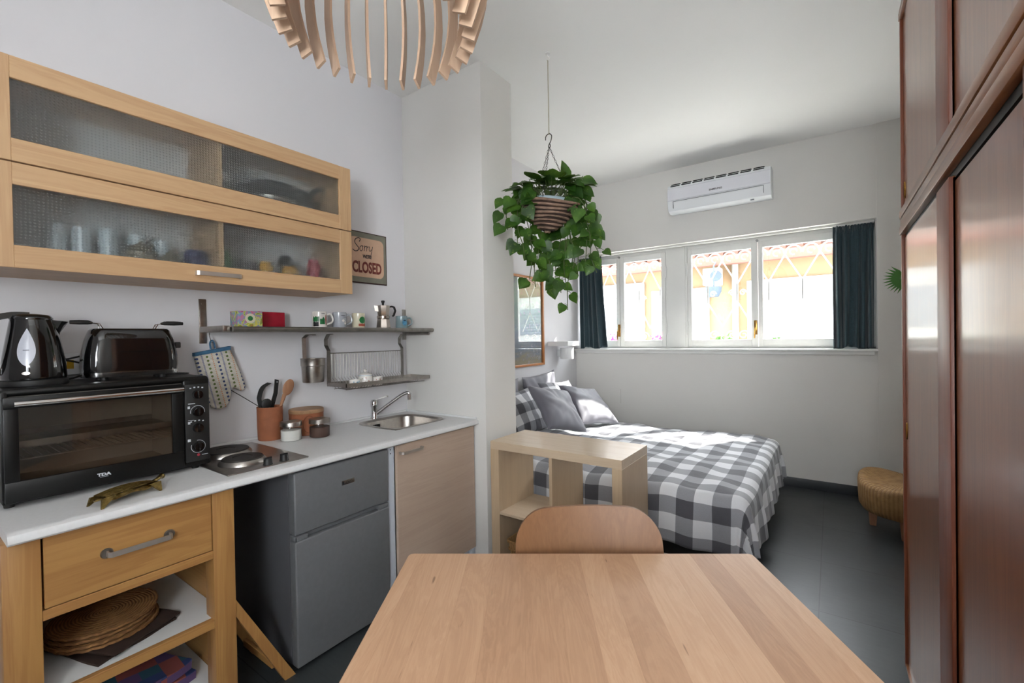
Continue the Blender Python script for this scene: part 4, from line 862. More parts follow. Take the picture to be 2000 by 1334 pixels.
# placemats
def mat_(k,x,y,z):
    b=B(); n=72; rings=[]
    for j in range(14):
        s_=j/13; rings.append([(.148*s_*cos(2*PI*i/n)*1.0,.148*s_*sin(2*PI*i/n),.004+.0014*(j%2)+(.0018*sin(i*1.9+k) if j>=12 else 0)) for i in range(n)])
    b.loft(rings[1:],(True,False)); low=[[(p[0],p[1],p[2]-.0075) for p in r] for r in rings[1:]]; b.loft(low,(True,False)); b.loft([rings[-1],low[-1]],(False,False))
    o=obj('placemat',b,M['straw']); o.location=(x,y,z); o.rotation_euler=(0,0,k*1.3); return o
labs=['bottom','second from the bottom','second from the top','top']
for k in range(4): tag(mat_(k,-2.10+.006*sin(k*3),.445+.007*cos(k*2.4),.4125+k*.0155),'round woven straw placemat, %s of the stack of four'%labs[k],'placemat','straw placemats on the upper open shelf')
def cloth(name,cx,cy,z,hx,hy,rz,mat,label,cat,sd,th=.006,amp=.002,group=None):
    rr=random.Random(sd); b=B(); n=18; ph=[rr.uniform(0,6) for _ in range(4)]
    def f(u,v,t): return (hx*u*(1+.02*sin(5*v+ph[0])),hy*v*(1+.02*sin(4*u+ph[1])),t+amp*(1+sin(4*u+ph[2]))*(1+sin(5*v+ph[3]))*.5)
    top=[[f(-1+2*i/n,-1+2*j/n,th) for i in range(n+1)] for j in range(n+1)]; bot=[[(p[0]*.99,p[1]*.99,0.0) for p in r] for r in top]
    b.loft(top,(False,False),closed=False); b.loft(bot,(False,False),closed=False)
    ed=lambda g:[g[0][i] for i in range(n)]+[g[j][n] for j in range(n)]+[g[n][n-i] for i in range(n)]+[g[n-j][0] for j in range(n)]
    b.loft([ed(bot),ed(top)],(False,False)); bmesh.ops.remove_doubles(b.bm,verts=b.bm.verts,dist=1e-5)
    o=obj(name,b,mat,None,50); o.location=(cx,cy,z); o.rotation_euler=(0,0,rz); tag(o,label,cat,group); return o
cloth('cloth_placemat',-2.09,.455,.3855,.16,.125,.32,M['brown'],'dark brown cloth mat lying lowest under the straw placemats','cloth mat',1)
cloth('cloth_placemat',-2.08,.470,.3985,.155,.118,.42,M['brown'],'dark brown cloth mat directly under the straw placemats','cloth mat',2,.005)
cloth('folded_tablecloth',-2.14,.52,.1155,.17,.13,.25,M['patch'],'folded multicoloured checked cloth, lowest layer on the bottom shelf','cloth',5,.03,.004)
cloth('folded_tablecloth',-2.13,.51,.158,.165,.125,.30,M['patch'],'folded multicoloured checked cloth, top layer on the bottom shelf','cloth',6,.03,.006)
# slanted legs of a folded trestle
tr_=thing('folding_trestle','slanted honey wood legs of a trestle beside the drawer unit','trestle',(-2.0,.9,0))
for x in (-1.885,-2.16):
    b=B().poly([(x,.774,.425),(x,.774,.36),(x,.955,.0),(x,1.0,.0)],(.028,0,0)); obj('leg',b,M['oak_z'],tr_)
obj('crossbar',B().box(-2.135,-1.885,.915,.93,.06,.09,.002),M['oak_x'],tr_)
# fridge
fr=thing('fridge','small silver grey fridge with freezer door on top under the worktop','fridge',(-2.15,1.25,0))
obj('body',B().box(-2.43,-1.893,1.003,1.493,.02,.846,.004),M['fridge_side'],fr)
def fdoor(z0,z1,name):
    b=B().box(-1.890,-1.842,1.002,1.494,z0,z1,.007,3); return obj(name,b,M['fridge'],fr)
u1=fdoor(.583,.847,'freezer_door'); u2=fdoor(.022,.556,'fridge_door')
obj('grip_rail',B().poly([(-1.889,1.004,.557),(-1.843,1.004,.557),(-1.843,1.004,.577),(-1.868,1.07,.577),(-1.889,1.07,.577)],(0,0,.0)).box(-1.889,-1.845,1.004,1.06,.557,.578,.003).box(-1.889,-1.845,1.43,1.492,.557,.578,.003).box(-1.889,-1.872,1.06,1.43,.557,.580),M['fridge'],fr)
obj('badge',B().box(-1.8425,-1.8395,1.226,1.292,.737,.757,.001),M['steel'],u1); b=B(); b.box(-1.8398,-1.8388,1.229,1.236,.740,.754); b.tube(cr([(-1.8390,1.245,.744),(-1.8390,1.255,.752),(-1.8390,1.262,.744),(-1.8390,1.272,.752),(-1.8390,1.282,.748)]),.0010,5); obj('badge_mark',b,M['ink'],u1)
[obj('foot',B().cyl((x,y,0),(x,y,.022),.018,n=14),M['blackmatte'],fr) for x in (-1.92,-2.38) for y in (1.04,1.455)]
# sink cabinet
sc=thing('sink_cabinet','pale wood sink cupboard with one door and white side panel','cabinet',(-2.15,1.84,0))
obj('side_panel',B().box(XL+.01,-1.862,1.505,1.546,0,.8595,.001),M['panelw'],sc); obj('side_panel',B().box(XL+.01,-1.862,2.150,2.182,0,.8595,.001),M['panelw'],sc); obj('carcass',B().box(XL+.01,-2.44,1.55,2.15,.1,.7).box(XL+.01,-1.87,1.55,2.15,.08,.10),M['white'],sc)
obj('peg_hole',B().cyl((-1.8625,1.524,.835),(-1.861,1.524,.835),.003,n=10).cyl((-1.8625,1.524,.815),(-1.861,1.524,.815),.003,n=10),M['dk'],sc)
sd_=obj('door',B().box(-1.860,-1.842,1.549,2.166,.09,.853,.0015,1),M['sinkdoor'],sc)
barhandle(sd_,-1.842,1.565,1.715,.812,.014,.028,mat='steel_h')
obj('plinth',B().box(-1.90,-1.885,1.549,2.166,0,.085),M['panelw'],sc)

# ================================================================ PENDANT LAMP
LC=Vector((-.907,.730,2.155)); lp=thing('pendant_lamp','round pendant lamp made of thin curved wooden slats above the table','lamp',LC)
R0=.22; NS=30
prof=[(.0,.220),(.03,.231),(.07,.245),(.12,.258),(.18,.266),(.24,.264),(.30,.250),(.35,.225),(.40,.182),(.43,.135),(.445,.085)]
for k in range(NS):
    a=2*PI*(k+.35)/NS; dr_=Vector((cos(a),sin(a),0)); sd=Vector((-sin(a),cos(a),0)); b=B(); rings=[]
    for i,(h,r) in enumerate(prof):
        h0,r0=prof[max(i-1,0)]; h1,r1=prof[min(i+1,len(prof)-1)]; t=Vector((r1-r0,h1-h0)).normalized(); nx=Vector((t.y,-t.x)) # outward in (r,z)
        c=LC+dr_*r+Vector((0,0,h)); o_=dr_*nx.x+Vector((0,0,nx.y)); w_=.017; th=.0035
        rings.append([c+o_*w_+sd*th,c+o_*w_-sd*th,c-o_*w_-sd*th,c-o_*w_+sd*th])
    b.loft(rings); obj('slat',b,M['lampwood'],lp)
obj('top_disc',B().lathe([(.10,.440),(.10,.452),(.001,.452)],LC,32),M['lampwood'],lp); obj('socket',B().lathe([(.02,.36),(.024,.37),(.024,.44)],LC,20),M['blackmatte'],lp)
obj('cord',B().tube([LC+Vector((0,0,.452)),LC+Vector((0,0,H-LC.z-.03))],.003,8),M['cable'],lp); obj('ceiling_rose',B().lathe([(.045,0),(.045,-.012),(.02,-.03),(.001,-.03)],(LC.x,LC.y,H-.0005),24),M['plasticwhite'],lp)
# bulb
obj('bulb',B().lathe([(.012,.36),(.018,.34),(.03,.31),(.03,.29),(.018,.27),(.001,.265)],LC,20),M['whiteglaze'],lp)

# ================================================================ HANGING PLANT
hx,hy=-1.385,2.375
pl=thing('hanging_plant','trailing green pothos in a conical twig basket hanging from the ceiling','plant',(hx,hy,2.056))
b=B().tube(cr([(hx,hy,H),(hx,hy,H-.02),(hx+.012,hy,H-.035),(hx,hy,H-.048),(hx-.010,hy,H-.038)]),.0025,8); b.lathe([(.016,0),(.014,-.006),(.004,-.008)],(hx,hy,H-.0005),16); obj('ceiling_hook',b,M['frame_white'],pl)
obj('cord',B().tube([(hx,hy,H-.045),(hx,hy,2.625)],.0035,8),M['rope'],pl)
b=B().tube(cr([(hx-.045+.02,hy,2.598),(hx-.022,hy,2.62),(hx,hy,2.632),(hx+.018,hy,2.615),(hx+.012,hy,2.585),(hx-.004,hy,2.56),(hx,hy,2.545),(hx+.008,hy,2.555),(hx+.004,hy,2.572)]),.0028,8); obj('s_hook',b,M['chain'],pl)
RB=.165; ZR=2.21; ZB=2.062
for k in range(3):
    a=A0(35+120*k)+A0(10); p0=Vector((hx,hy,2.552)); p1=Vector((hx+RB*.95*cos(a),hy+RB*.95*sin(a),ZR+.0)); b=B(); n=22
    for i in range(n):
        c=p0.lerp(p1,(i+.5)/n); d=(p1-p0).normalized(); q=d.orthogonal().normalized(); q=(q if i%2 else d.cross(q)); 
        b.tube([c+d*.0095*cos(2*PI*m/8)+q*.0045*sin(2*PI*m/8) for m in range(8)],.0013,5,closed=True)
    obj('chain',b,M['chain'],pl)
# conical basket made of coiled twigs, tilted a little
TB=Matrix.Translation((hx,hy,ZR))@Matrix.Rotation(.16,4,Vector((.82,.57,0)))@Matrix.Rotation(.10,4,Vector((-.57,.82,0)))
b=B(); bd=B(); nlev=9
for j in range(nlev):
    s_=j/(nlev-1); r=RB*(1-s_)**.62*(1)+.012; z=-s_*.165
    tgt=b if True else bd
    b.tube([TB@Vector(((r+.002*sin(7*t*PI/24))*cos(t*PI/24),(r+.002*sin(5*t*PI/24))*sin(t*PI/24),z+.003*sin(3*t*PI/24+j))) for t in range(48)],.0078,7,closed=True)
    if j<nlev-1:
        r2=RB*(1-(s_+.06))**.62+.008
        bd.tube([TB@Vector((r2*cos(t*PI/20),r2*sin(t*PI/20),z-.0105)) for t in range(40)],.0065,6,closed=True)
obj('basket',b,M['rattan'],pl); obj('dark_coils',bd,M['rattan_d'],pl)
b=B().lathe([(.10,-.06),(.118,.028),(.122,.030),(.112,.026),(.10,-.02)],(0,0,0),36,(True,True)); b.xf(TB); obj('inner_pot',b,M['potrim'],pl)
rnd=random.Random(21); lf=B(); st=B(); 
def heart(bb,base,tip_dir,normal,L,W,rnd):
    t=Vector(tip_dir).normalized(); n=Vector(normal); n=(n-t*n.dot(t)); n=n.normalized() if n.length>.01 else t.orthogonal().normalized(); s=t.cross(n)
    sec=[(0.0,.0,0),(-.05,.30,.02),(.10,.50,.04),(.30,.56,.05),(.52,.44,.05),(.75,.24,.03),(1.0,0,-.04)]
    droop=rnd.uniform(.0,.22)
    def pt(a,w,sg,h): return Vector(base)+t*(a*L)+s*(w*W*sg)+n*(h*W*1.6-droop*L*a*a)
    mid=[bb.bm.verts.new(pt(max(a,0) if i else 0,0,0,-.02)) for i,(a,w,h) in enumerate(sec)]
    for sg in (-1,1):
        ed=[bb.bm.verts.new(pt(a,w,sg,h)) for a,w,h in sec[1:-1]]
        seq=[mid[0]]+ed+[mid[-1]]
        for i in range(len(sec)-1):
            q=[mid[i],mid[i+1],seq[i+1],seq[i]] ; q2=[]
            for v in q:
                if v not in q2: q2.append(v)
            if len(q2)>=3:
                f=bb.bm.faces.new(q2); f.material_index=bb.mi
DN=Vector((0,0,-1)); CT=Vector((hx,hy,0))
def right(a,d): # lateral in view-right / depth frame
    return Vector((.816,.578,0))*a+Vector((-.578,.816,0))*d
def vine(a,d,zend,bend,nl,seed,sz=.075,zstart=2.25):
    sz=.074; rr=random.Random(seed); p0=CT+right(a*.55,d*.55)+Vector((0,0,zstart)); p1=CT+right(a,d)+Vector((0,0,zstart-.03)); pe=CT+right(a+bend,d*.9)+Vector((0,0,zend))
    pm=p1.lerp(pe,.5)+right(rr.uniform(-.03,.03),rr.uniform(-.03,.03))
    P=cr([p0,p1,p1.lerp(pm,.5)+right(.01*rr.uniform(-1,1),0),pm,pm.lerp(pe,.5)+right(rr.uniform(-.02,.02),0),pe],8); st.tube(P,.0028,5)
    for i in range(nl):
        q=P[min(len(P)-1,int(6+(len(P)-7)*(i+.6)/nl))]; side=(1 if i%2 else -1)
        pet=right(side*rr.uniform(.015,.05),rr.uniform(-.05,.02))+Vector((0,0,rr.uniform(-.02,.025))); base=q+pet; st.tube([q,q+pet*.6+Vector((0,0,.008)),base],.0014,4)
        td=right(side*rr.uniform(.2,.8),rr.uniform(-.4,.2))+Vector((0,0,-rr.uniform(.3,1.0))); nn=right(rr.uniform(-.3,.3),-1)+Vector((0,0,rr.uniform(.1,.7))); L=sz*rr.uniform(.75,1.2); heart(lf,base,td,nn,L,L*.92,rr)
vs=[(-.23,-.03,2.05,-.03,5),(-.22,.03,1.92,.0,6),(-.19,-.06,1.86,.03,6),(-.16,.08,1.76,.03,7),(-.12,.13,1.72,.03,7),(-.06,.16,1.70,.05,8),(.0,.17,1.78,.0,6),(.05,.16,1.72,-.01,7),(.10,.13,1.68,-.03,8),(.14,.10,1.74,-.04,7),(.17,.06,1.78,.0,7),(.19,.0,1.86,.02,6),(.20,-.05,1.95,.03,6),(.22,.02,2.02,.06,5),(.21,.06,1.92,.09,6),(.13,.12,1.57,-.02,9),(.18,.02,1.79,.10,7),(-.02,.15,1.80,-.04,6),(.08,.15,1.80,.02,6),(.15,-.09,2.10,.03,4),(-.16,-.08,2.10,-.03,3),(-.10,.1,1.84,.0,6),(.12,.06,1.82,.02,6)]
for i,(a,d,ze,bd_,nl) in enumerate(vs): vine(a,d,ze,bd_,nl,100+i)
rr=random.Random(77)
for i in range(80):   # crown of leaves above the rim
    a=rr.uniform(0,2*PI); r=rr.uniform(.03,.22); z=2.25+rr.uniform(.0,.12)*(1-r/.26)+.03
    base=CT+Vector((r*cos(a),r*sin(a),z)); st.tube([CT+Vector((r*.5*cos(a),r*.5*sin(a),2.22)),base],.0018,4)
    td=Vector((cos(a),sin(a),0))*1+Vector((0,0,rr.uniform(-.35,.3))); nn=Vector((cos(a)*.3,sin(a)*.3,1))+right(0,-.5); L=.082*rr.uniform(.8,1.25); heart(lf,base,td,nn,L,L*.9,rr)
for i in range(34):
    sd=1 if i%2 else -1; la=sd*rr.uniform(.07,.20); de=rr.uniform(-.13,.10); base=CT+right(la,de)+Vector((0,0,rr.uniform(2.21,2.31))); st.tube([CT+right(la*.5,de*.5)+Vector((0,0,2.22)),base+Vector((0,0,.02)),base],.0018,4)
    td=right(sd*rr.uniform(.3,1),rr.uniform(-.6,.1))+Vector((0,0,rr.uniform(-1.0,-.1))); L=.085*rr.uniform(.8,1.2); heart(lf,base,td,right(rr.uniform(-.3,.3),-1)+Vector((0,0,.6)),L,L*.9,rr)
heart(lf,CT+right(.10,-.02)+Vector((0,0,2.36)),right(-.15,0)+Vector((0,0,1)),right(.5,-1),.115,.07,rr); heart(lf,CT+right(.0,-.06)+Vector((0,0,2.30)),right(-.05,0)+Vector((0,0,1)),right(-.4,-1),.10,.06,rr)
st.tube([CT+Vector((0,0,2.24)),CT+right(.10,-.02)+Vector((0,0,2.36))],.002,5)
obj('foliage',lf,M['leaf'],pl,60); obj('vine',st,M['stem'],pl)

# ================================================================ AIR CONDITIONER
ac=thing('air_conditioner','white split air conditioner high on the wall above the windows','air conditioner',(-.88,4.72,2.63))
x0,x1=-1.335,-.430
pr=[(YW-.001,2.635),(4.70,2.622),(4.645,2.640),(4.618,2.700),(4.612,2.80),(4.620,2.868),(4.640,2.895),(4.70,2.905),(YW-.001,2.905)]
b=B().poly([(x0,y,z) for y,z in pr],(x1-x0,0,0),bev=.006); obj('casing',b,M['plasticwhite'],ac)
obj('front_panel',B().poly([(x0+.006,y,z) for y,z in ((4.611,2.735),(4.606,2.74),(4.6055,2.85),(4.613,2.858))],(x1-x0-.012,0,0)),M['acgrey'],ac)
b=B().poly([(x0+.06,y,z) for y,z in ((4.610,2.722),(4.612,2.700),(4.638,2.648),(4.641,2.650),(4.615,2.726))],(x1-x0-.12,0,0)); obj('air_flap',b,M['plasticwhite'],ac)
b=B().box(x0+.06,x1-.06,4.6085,4.613,2.7245,2.7275); b.box(x0+.056,x0+.059,4.607,4.62,2.66,2.727); b.box(x1-.059,x1-.056,4.607,4.62,2.66,2.727); obj('flap_gap',b,M['outgrey'],ac)
b=B()
for k in range(8): b.box(x0+.03+k*.105,x0+.118+k*.105,4.645,4.665,2.9045,2.9070); b.box(x0+.03+k*.105,x0+.118+k*.105,4.675,4.69,2.9050,2.9075); b.box(x0+.03+k*.105,x0+.118+k*.105,4.621,4.630,2.878,2.886)
obj('intake_slots',b,M['dk'],ac)
obj('maker_name',B().text('SAMSUNG',(-.885,4.6050,2.768),(1,0,0),(0,0,1),.022,.0004,.0006,0,1.15),M['ink'],ac); obj('display_mark',B().box(-.60,-.57,4.66,4.68,2.626,2.630),M['outgrey'],ac)

# ================================================================ PICTURE, SHELF, WALL LAMP (bed corner)
pc=thing('framed_picture','framed poster under glass on the left wall beyond the partition','picture',(-2.465,3.72,1.113))
y0,y1,z0,z1=3.38,4.045,1.113,2.010
b=B(); b.box(XL,-2.452,y0,y0+.022,z0,z1,.002); b.box(XL,-2.452,y1-.022,y1,z0,z1,.002); b.box(XL,-2.452,y0+.022,y1-.022,z0,z0+.022,.002); b.box(XL,-2.452,y0+.022,y1-.022,z1-.022,z1,.002); obj('frame',b,M['orange_frame'],pc)
obj('print',B().box(-2.476,-2.474,y0+.02,y1-.02,z0+.02,z1-.02),M['art'],pc); obj('glass_pane',B().box(-2.468,-2.466,y0+.02,y1-.02,z0+.02,z1-.02),M['picglass'],pc)
b=B().tube([( -2.4735,3.80+.011*k,1.185+.008*sin(k*1.9)*(1 if k%3 else .4)) for k in range(18)],.0022,5); obj('scribbled_signature',b,M['whiteglaze'],pc)
solo('wall_ledge',B().box(XL,-2.235,4.15,4.405,1.302,1.352,.003),M['white'],'small white floating ledge on the left wall beside the curtain','shelf')
wl=thing('wall_lamp','white cylindrical wall lamp under the floating ledge','lamp',(-2.37,4.38,1.155)); obj('shade',B().lathe([(.073,0),(.074,.003),(.074,.120),(.071,.122),(.069,.118),(.069,.003)],(-2.37,4.38,1.158),36,(False,False)).lathe([(.069,.055),(.069,.060)],(-2.37,4.38,1.158),36),M['white'],wl); obj('wall_mount',B().box(XL,-2.443,4.355,4.405,1.18,1.26,.003),M['white'],wl)

# ================================================================ BED
bed=thing('bed','double bed against the left wall with a grey and white checked duvet','bed',(-1.42,3.48,0))
obj('bed_base',B().box(-2.44,-.50,2.70,4.30,.10,.28,.01),M['blackmatte'],bed)
for x in (-2.38,-.60):
    for y in (2.78,4.2): obj('leg',B().cyl((x,y,0),(x,y,.10),.03,n=14),M['blackmatte'],bed)
obj('mattress',B().box(-2.45,-.46,2.68,4.32,.28,.50,.04,4),M['white'],bed)
def duvet():
    X0,X1=-2.44,-.43; Y0,Y1=2.685,4.315; r=.075; drop=.30; ru=random.Random(5)
    U0,U1=0,(X1-X0)+drop+.06; V0,V1=-(drop+.05),(Y1-Y0)+drop+.05; NU,NV=150,150; rows=[]; uvs=[]
    def top(x,y): 
        e=min(1,max(0,min((x-X0+.6)/.6,(X1-x)/.35,(y-Y0)/.35,(Y1-y)/.35)))
        return .525+.030*(e**.7)+.006*sin(7*x+3*y)+.005*sin(11*y-5*x+1)+.004*sin(19*x+13*y)+.003*sin(31*x-9*y)
    for j in range(NV+1):
        v=V0+(V1-V0)*j/NV; row=[]; ur=[]
        for i in range(NU+1):
            u=U0+(U1-U0)*i/NU; x=X0+u; y=Y0+v
            cx=min(x,X1); cy=min(max(y,Y0),Y1); du=x-cx; dv=y-cy
            # rounded corner: keep the cloth near the foot corners from spiking
            d=math.hypot(du,dv); zt=top(cx,cy)
            if d<1e-6: row.append((cx,cy,zt)); ur.append((u,v)); continue
            nx,ny=du/d,dv/d; d2=d if min(abs(du),abs(dv))<1e-6 else d*(1-.12*min(abs(nx),abs(ny))*1.4)
            q=r*PI/2
            if d2<q: a=d2/r; o=r*sin(a); dz=r*(1-cos(a))
            else:
                e=d2-q; s=(x*1.0 if abs(ny)>abs(nx) else y*1.0)+ (math.atan2(ny,nx) if abs(nx*ny)>.01 else 0)*.25
                fold=(.012*sin(s*17+1)+.007*sin(s*31+2)+.02*abs(nx*ny)*sin(s*26))*min(1,e/.12)
                o=r+.10*e+fold*(1.0); dz=r+e*.985
            row.append((cx+nx*o,cy+ny*o,zt-dz)); ur.append((u,v))
        rows.append(row); uvs.append(ur)
    b=B(); uvl=b.bm.loops.layers.uv.new('UVMap'); V=[[b.bm.verts.new(p) for p in r_] for r_ in rows]
    for j in range(NV):
        for i in range(NU):
            f=b.bm.faces.new((V[j][i],V[j][i+1],V[j+1][i+1],V[j+1][i]))
            for l,(a,c) in zip(f.loops,((j,i),(j,i+1),(j+1,i+1),(j+1,i))): l[uvl].uv=uvs[a][c]
    return b
o=obj('duvet',duvet(),M['gingham'],bed,80); md=o.modifiers.new('s','SOLIDIFY'); md.thickness=.016; md.offset=-1
def pillow(name,c,wdir,hdir,w_,h_,t_,mat,label,seed,group=None):
    rr=random.Random(seed); W=Vector(wdir).normalized(); Hh=Vector(hdir); Hh=(Hh-W*Hh.dot(W)).normalized(); N=W.cross(Hh); b=B(); uvl=b.bm.loops.layers.uv.new('UVMap'); n=34; ph=[rr.uniform(0,6) for _ in range(8)]
    def P(u,v,sg):
        x=u*(w_/2)*(1-.10*(1-v*v)); y=v*(h_/2)*(1-.10*(1-u*u)); m=max(0,(1-u*u)*(1-v*v)); z=sg*t_/2*m**.42
        from_c=1-m; wr=.006*sin(4*u+3*v+ph[0]+1.5*sin(3*v+ph[6]))*m+.004*sin(7*v-3*u+ph[1]+2*sin(2.5*u+ph[7]))*m**.6+.005*sin(11*math.atan2(v,u)+ph[3]+1.2*sin(5*u+ph[2]))*from_c*m**.3+.003*sin(17*u+9*v+2*sin(4*v)+ph[4])*from_c*m**.4
        return W*x+Hh*(y)+N*(z+sg*wr+.012*sin(2.5*u+ph[4])*sin(2*v+ph[5]))
    for sg in (1,-1):
        V=[[b.bm.verts.new(P(-1+2*i/n,-1+2*j/n,sg)) for i in range(n+1)] for j in range(n+1)]
        for j in range(n):
            for i in range(n):
                f=b.bm.faces.new((V[j][i],V[j][i+1],V[j+1][i+1],V[j+1][i]))
                for l,(a,c2) in zip(f.loops,((j,i),(j,i+1),(j+1,i+1),(j+1,i))): l[uvl].uv=(c2/n*w_,a/n*h_)
    bmesh.ops.remove_doubles(b.bm,verts=b.bm.verts,dist=.0006)
    bmesh.ops.translate(b.bm,verts=b.bm.verts,vec=Vector((0,0,0)))
    o=obj(name,b,mat,None,80); o.location=c; tag(o,label,'pillow',group); return o
G1='grey pillows on the bed'; G2='checked pillows on the bed'
pillow('pillow',(-1.93,3.98,.735),(.30,.95,-.14),(-.66,.10,.60),.52,.48,.17,M['greycloth'],'plump grey pillow in front, the one nearer the window wall',3,G1)
pillow('pillow',(-1.95,3.42,.775),(.25,.95,-.20),(-.58,.10,.66),.50,.46,.17,M['greycloth'],'plump grey pillow in front, the one nearer the bookcase',7,G1)
pillow('pillow',(-2.395,3.87,.84),(0,1,.06),(-.10,0,1),.60,.40,.10,M['greycloth'],'grey pillow at the back leaning on the wall below the ledge',11,G1)
pillow('pillow',(-2.40,3.22,.83),(0,1,.0),(-.10,0,1),.56,.38,.10,M['greycloth'],'grey pillow at the back, mostly hidden behind the partition',13,G1)
pillow('pillow',(-2.21,3.25,.745),(0,1,.05),(-.42,0,.72),.64,.42,.11,M['gingham'],'checked pillow under the front grey pillow nearest the bookcase',17,G2)
pillow('pillow',(-2.21,4.00,.76),(0,1,-.04),(-.42,0,.72),.66,.44,.11,M['gingham'],'checked pillow behind the front grey pillow nearest the window wall',19,G2)

# ================================================================ BOOKCASE
bc=thing('bookcase','low open birch bookcase standing against the partition end','bookcase',(-1.295,2.36,0))
x0,x1,y0,y1,zt=-1.716,-.872,2.172,2.555,.772
def bb(name,a,mat,bev=.0012): return obj(name,B().box(*a,bev,1),M[mat],bc)
# keep its left end clear of the partition
y0=2.17; bb('top_board',(x0,x1,y0,y1,zt-.048,zt),'birch_x'); bb('side_panel',(x0,x0+.062,y0,y1,0,zt-.048),'birch_z'); bb('side_panel',(x1-.054,x1,y0,y1,0,zt-.048),'birch_z'); bb('bottom_board',(x0+.062,x1-.054,y0,y1,0,.05),'birch_x')
bb('divider',(-1.303,-1.283,y0+.002,y1-.002,.05,zt-.048),'birch_z'); bb('shelf',(x0+.062,-1.303,y0+.002,y1-.002,.330,.346),'birch_x'); bb('shelf',(-1.283,x1-.054,y0+.002,y1-.002,.330,.346),'birch_x')
wb=thing('wicker_basket','brown wicker tray basket in the lower left bay of the bookcase','basket',(-1.48,2.36,.0505))
rings=[rr2(-1.48,2.36,.13,.15,.03,.051),rr2(-1.48,2.36,.145,.165,.035,.165)]; b=B().loft(rings,(True,False)); b.tube(rr2(-1.48,2.36,.147,.167,.035,.168),.008,8,closed=True); b.tube(rr2(-1.48,2.36,.143,.163,.035,.12),.006,8,closed=True)
o=obj('woven_side',b,M['wicker'],wb); md=o.modifiers.new('s','SOLIDIFY'); md.thickness=.006

# ================================================================ TABLE and CHAIR
tb=thing('dining_table','light beech plank table in the foreground','table',(-.458,.957,0),A0(33.3),local=True)
b=B(); cx_,cy_=0,0; top=rr2(0,0,.5225,.33,.014,.74,5); b.loft([[(p[0],p[1],.706) for p in rr2(0,0,.520,.3275,.014,0,5)],[(p[0],p[1],.709) for p in top],[(p[0],p[1],.737) for p in top],[(p[0],p[1],.740) for p in rr2(0,0,.5195,.327,.014,0,5)]]); obj('tabletop',b,M['table'],tb)
b=B().box(-.47,.47,.265,.285,.63,.706).box(-.47,.47,-.285,-.265,.63,.706).box(-.48,-.46,-.27,.27,.63,.706).box(.46,.48,-.27,.27,.63,.706); obj('apron',b,M['maple_y'],tb)
for sx in (-1,1):
    for sy in (-1,1): obj('leg',B().box(sx*.455-.028,sx*.455+.028,sy*.262-.028,sy*.262+.028,0,.706,.003),M['maple_z'],tb)
ch=thing('dining_chair','bentwood chair with a rounded veneer back behind the table','chair',(-.661,1.336,0),A0(35.4),local=True)
# local: +y away from camera; back at y=0, seat towards -y
b=B(); NU,NV=32,26; hw=.24
def bp(u,v): # u -1..1, v 0..1 (bottom to top)
    z=.50+.338*v; wid=hw*(1-.04*v)
    rc=.092  # corner radius at top
    zz=.838-z
    lim=wid if zz>=rc else wid-rc+math.sqrt(max(0,rc*rc-(rc-zz)**2))
    x=u*lim; y=.055*v*v-.02+(-.055*(x/hw)**2); return x,y,z
fr_=[];bk=[]
for j in range(NV+1):
    v=1-(1-j/NV)**1.6; rowf=[];rowb=[]
    for i in range(NU+1):
        x,y,z=bp(-1+2*i/NU,v); rowf.append((x,y-.006,z)); rowb.append((x,y+.006,z))
    fr_.append(rowf); bk.append(rowb)
b.loft(fr_,(False,False),closed=False); b.loft(bk,(False,False),closed=False)
ed=lambda g:[g[0][i] for i in range(NU)]+[g[j][NU] for j in range(NV)]+[g[NV][NU-i] for i in range(NU)]+[g[NV-j][0] for j in range(NV)]
b.loft([ed(fr_),ed(bk)],(False,False)); obj('backrest',b,M['chairwood'],ch,60)
b=B(); rings=[]
for j in range(9):
    t=j/8; rings.append([(hw*.93*(1-.08*t)*(-1+2*i/20),-.03-.40*t,.455+.012*cos(PI*(i/10-1))*-1+(.03*(t-.8) if t>.8 else 0)*-1) for i in range(21)])
low=[[(p[0],p[1],p[2]-.012) for p in r] for r in rings]; b.loft(rings,(False,False),closed=False); b.loft(low,(False,False),closed=False); n=20;m=8
ed=lambda g:[g[0][i] for i in range(n)]+[g[j][n] for j in range(m)]+[g[m][n-i] for i in range(n)]+[g[m-j][0] for j in range(m)]
b.loft([ed(low),ed(rings)],(False,False)); obj('seat',b,M['chairwood'],ch,60)
for q in (-.10,.10): obj('back_support',B().strip(cr([(q,-.16,.44),(q,-.03,.445),(q,.0,.52),(q,.022,.64)]),.03,.01,(1,0,0)),M['steel'],ch)
for sx in (-1,1):
    for (y0,y1) in ((-.06,.02),(-.38,-.42)): obj('leg',B().tube([(sx*.17,y0,.445),(sx*.205,y1,0)],.012,12),M['steel'],ch)

# ================================================================ WARDROBE
wd=thing('wardrobe','tall glossy brown veneered wardrobe with sliding doors on the right','wardrobe',(.54,1.65,0))
W=.232; Y0,Y1=.905,2.40; HT=2.675
b=B(); b.box(W+.075,.84,Y0,Y0+.02,.05,HT); b.box(W+.012,.84,Y1-.02,Y1,.05,HT,.002); b.box(.825,.84,Y0,Y1,.05,HT); b.box(W+.012,.84,Y0,Y1,HT-.02,HT); b.box(W+.075,.84,Y0+.02,Y1-.02,.05,.07); b.box(W+.075,.84,Y0+.02,Y1-.02,1.80,1.83); obj('carcass',b,M['mahog_z'],wd)
obj('plinth',B().box(W+.012,.84,Y0,Y1-.02,0,.05,.002),M['mahog_y'],wd)
obj('edge_strip',B().box(W-.001,W+.012,Y1-.018,Y1,.045,HT,.002),M['mahog_e'],wd)
obj('top_rail',B().box(W-.004,W+.02,Y0,Y1,HT-.03,HT,.002),M['mahog_y'],wd)
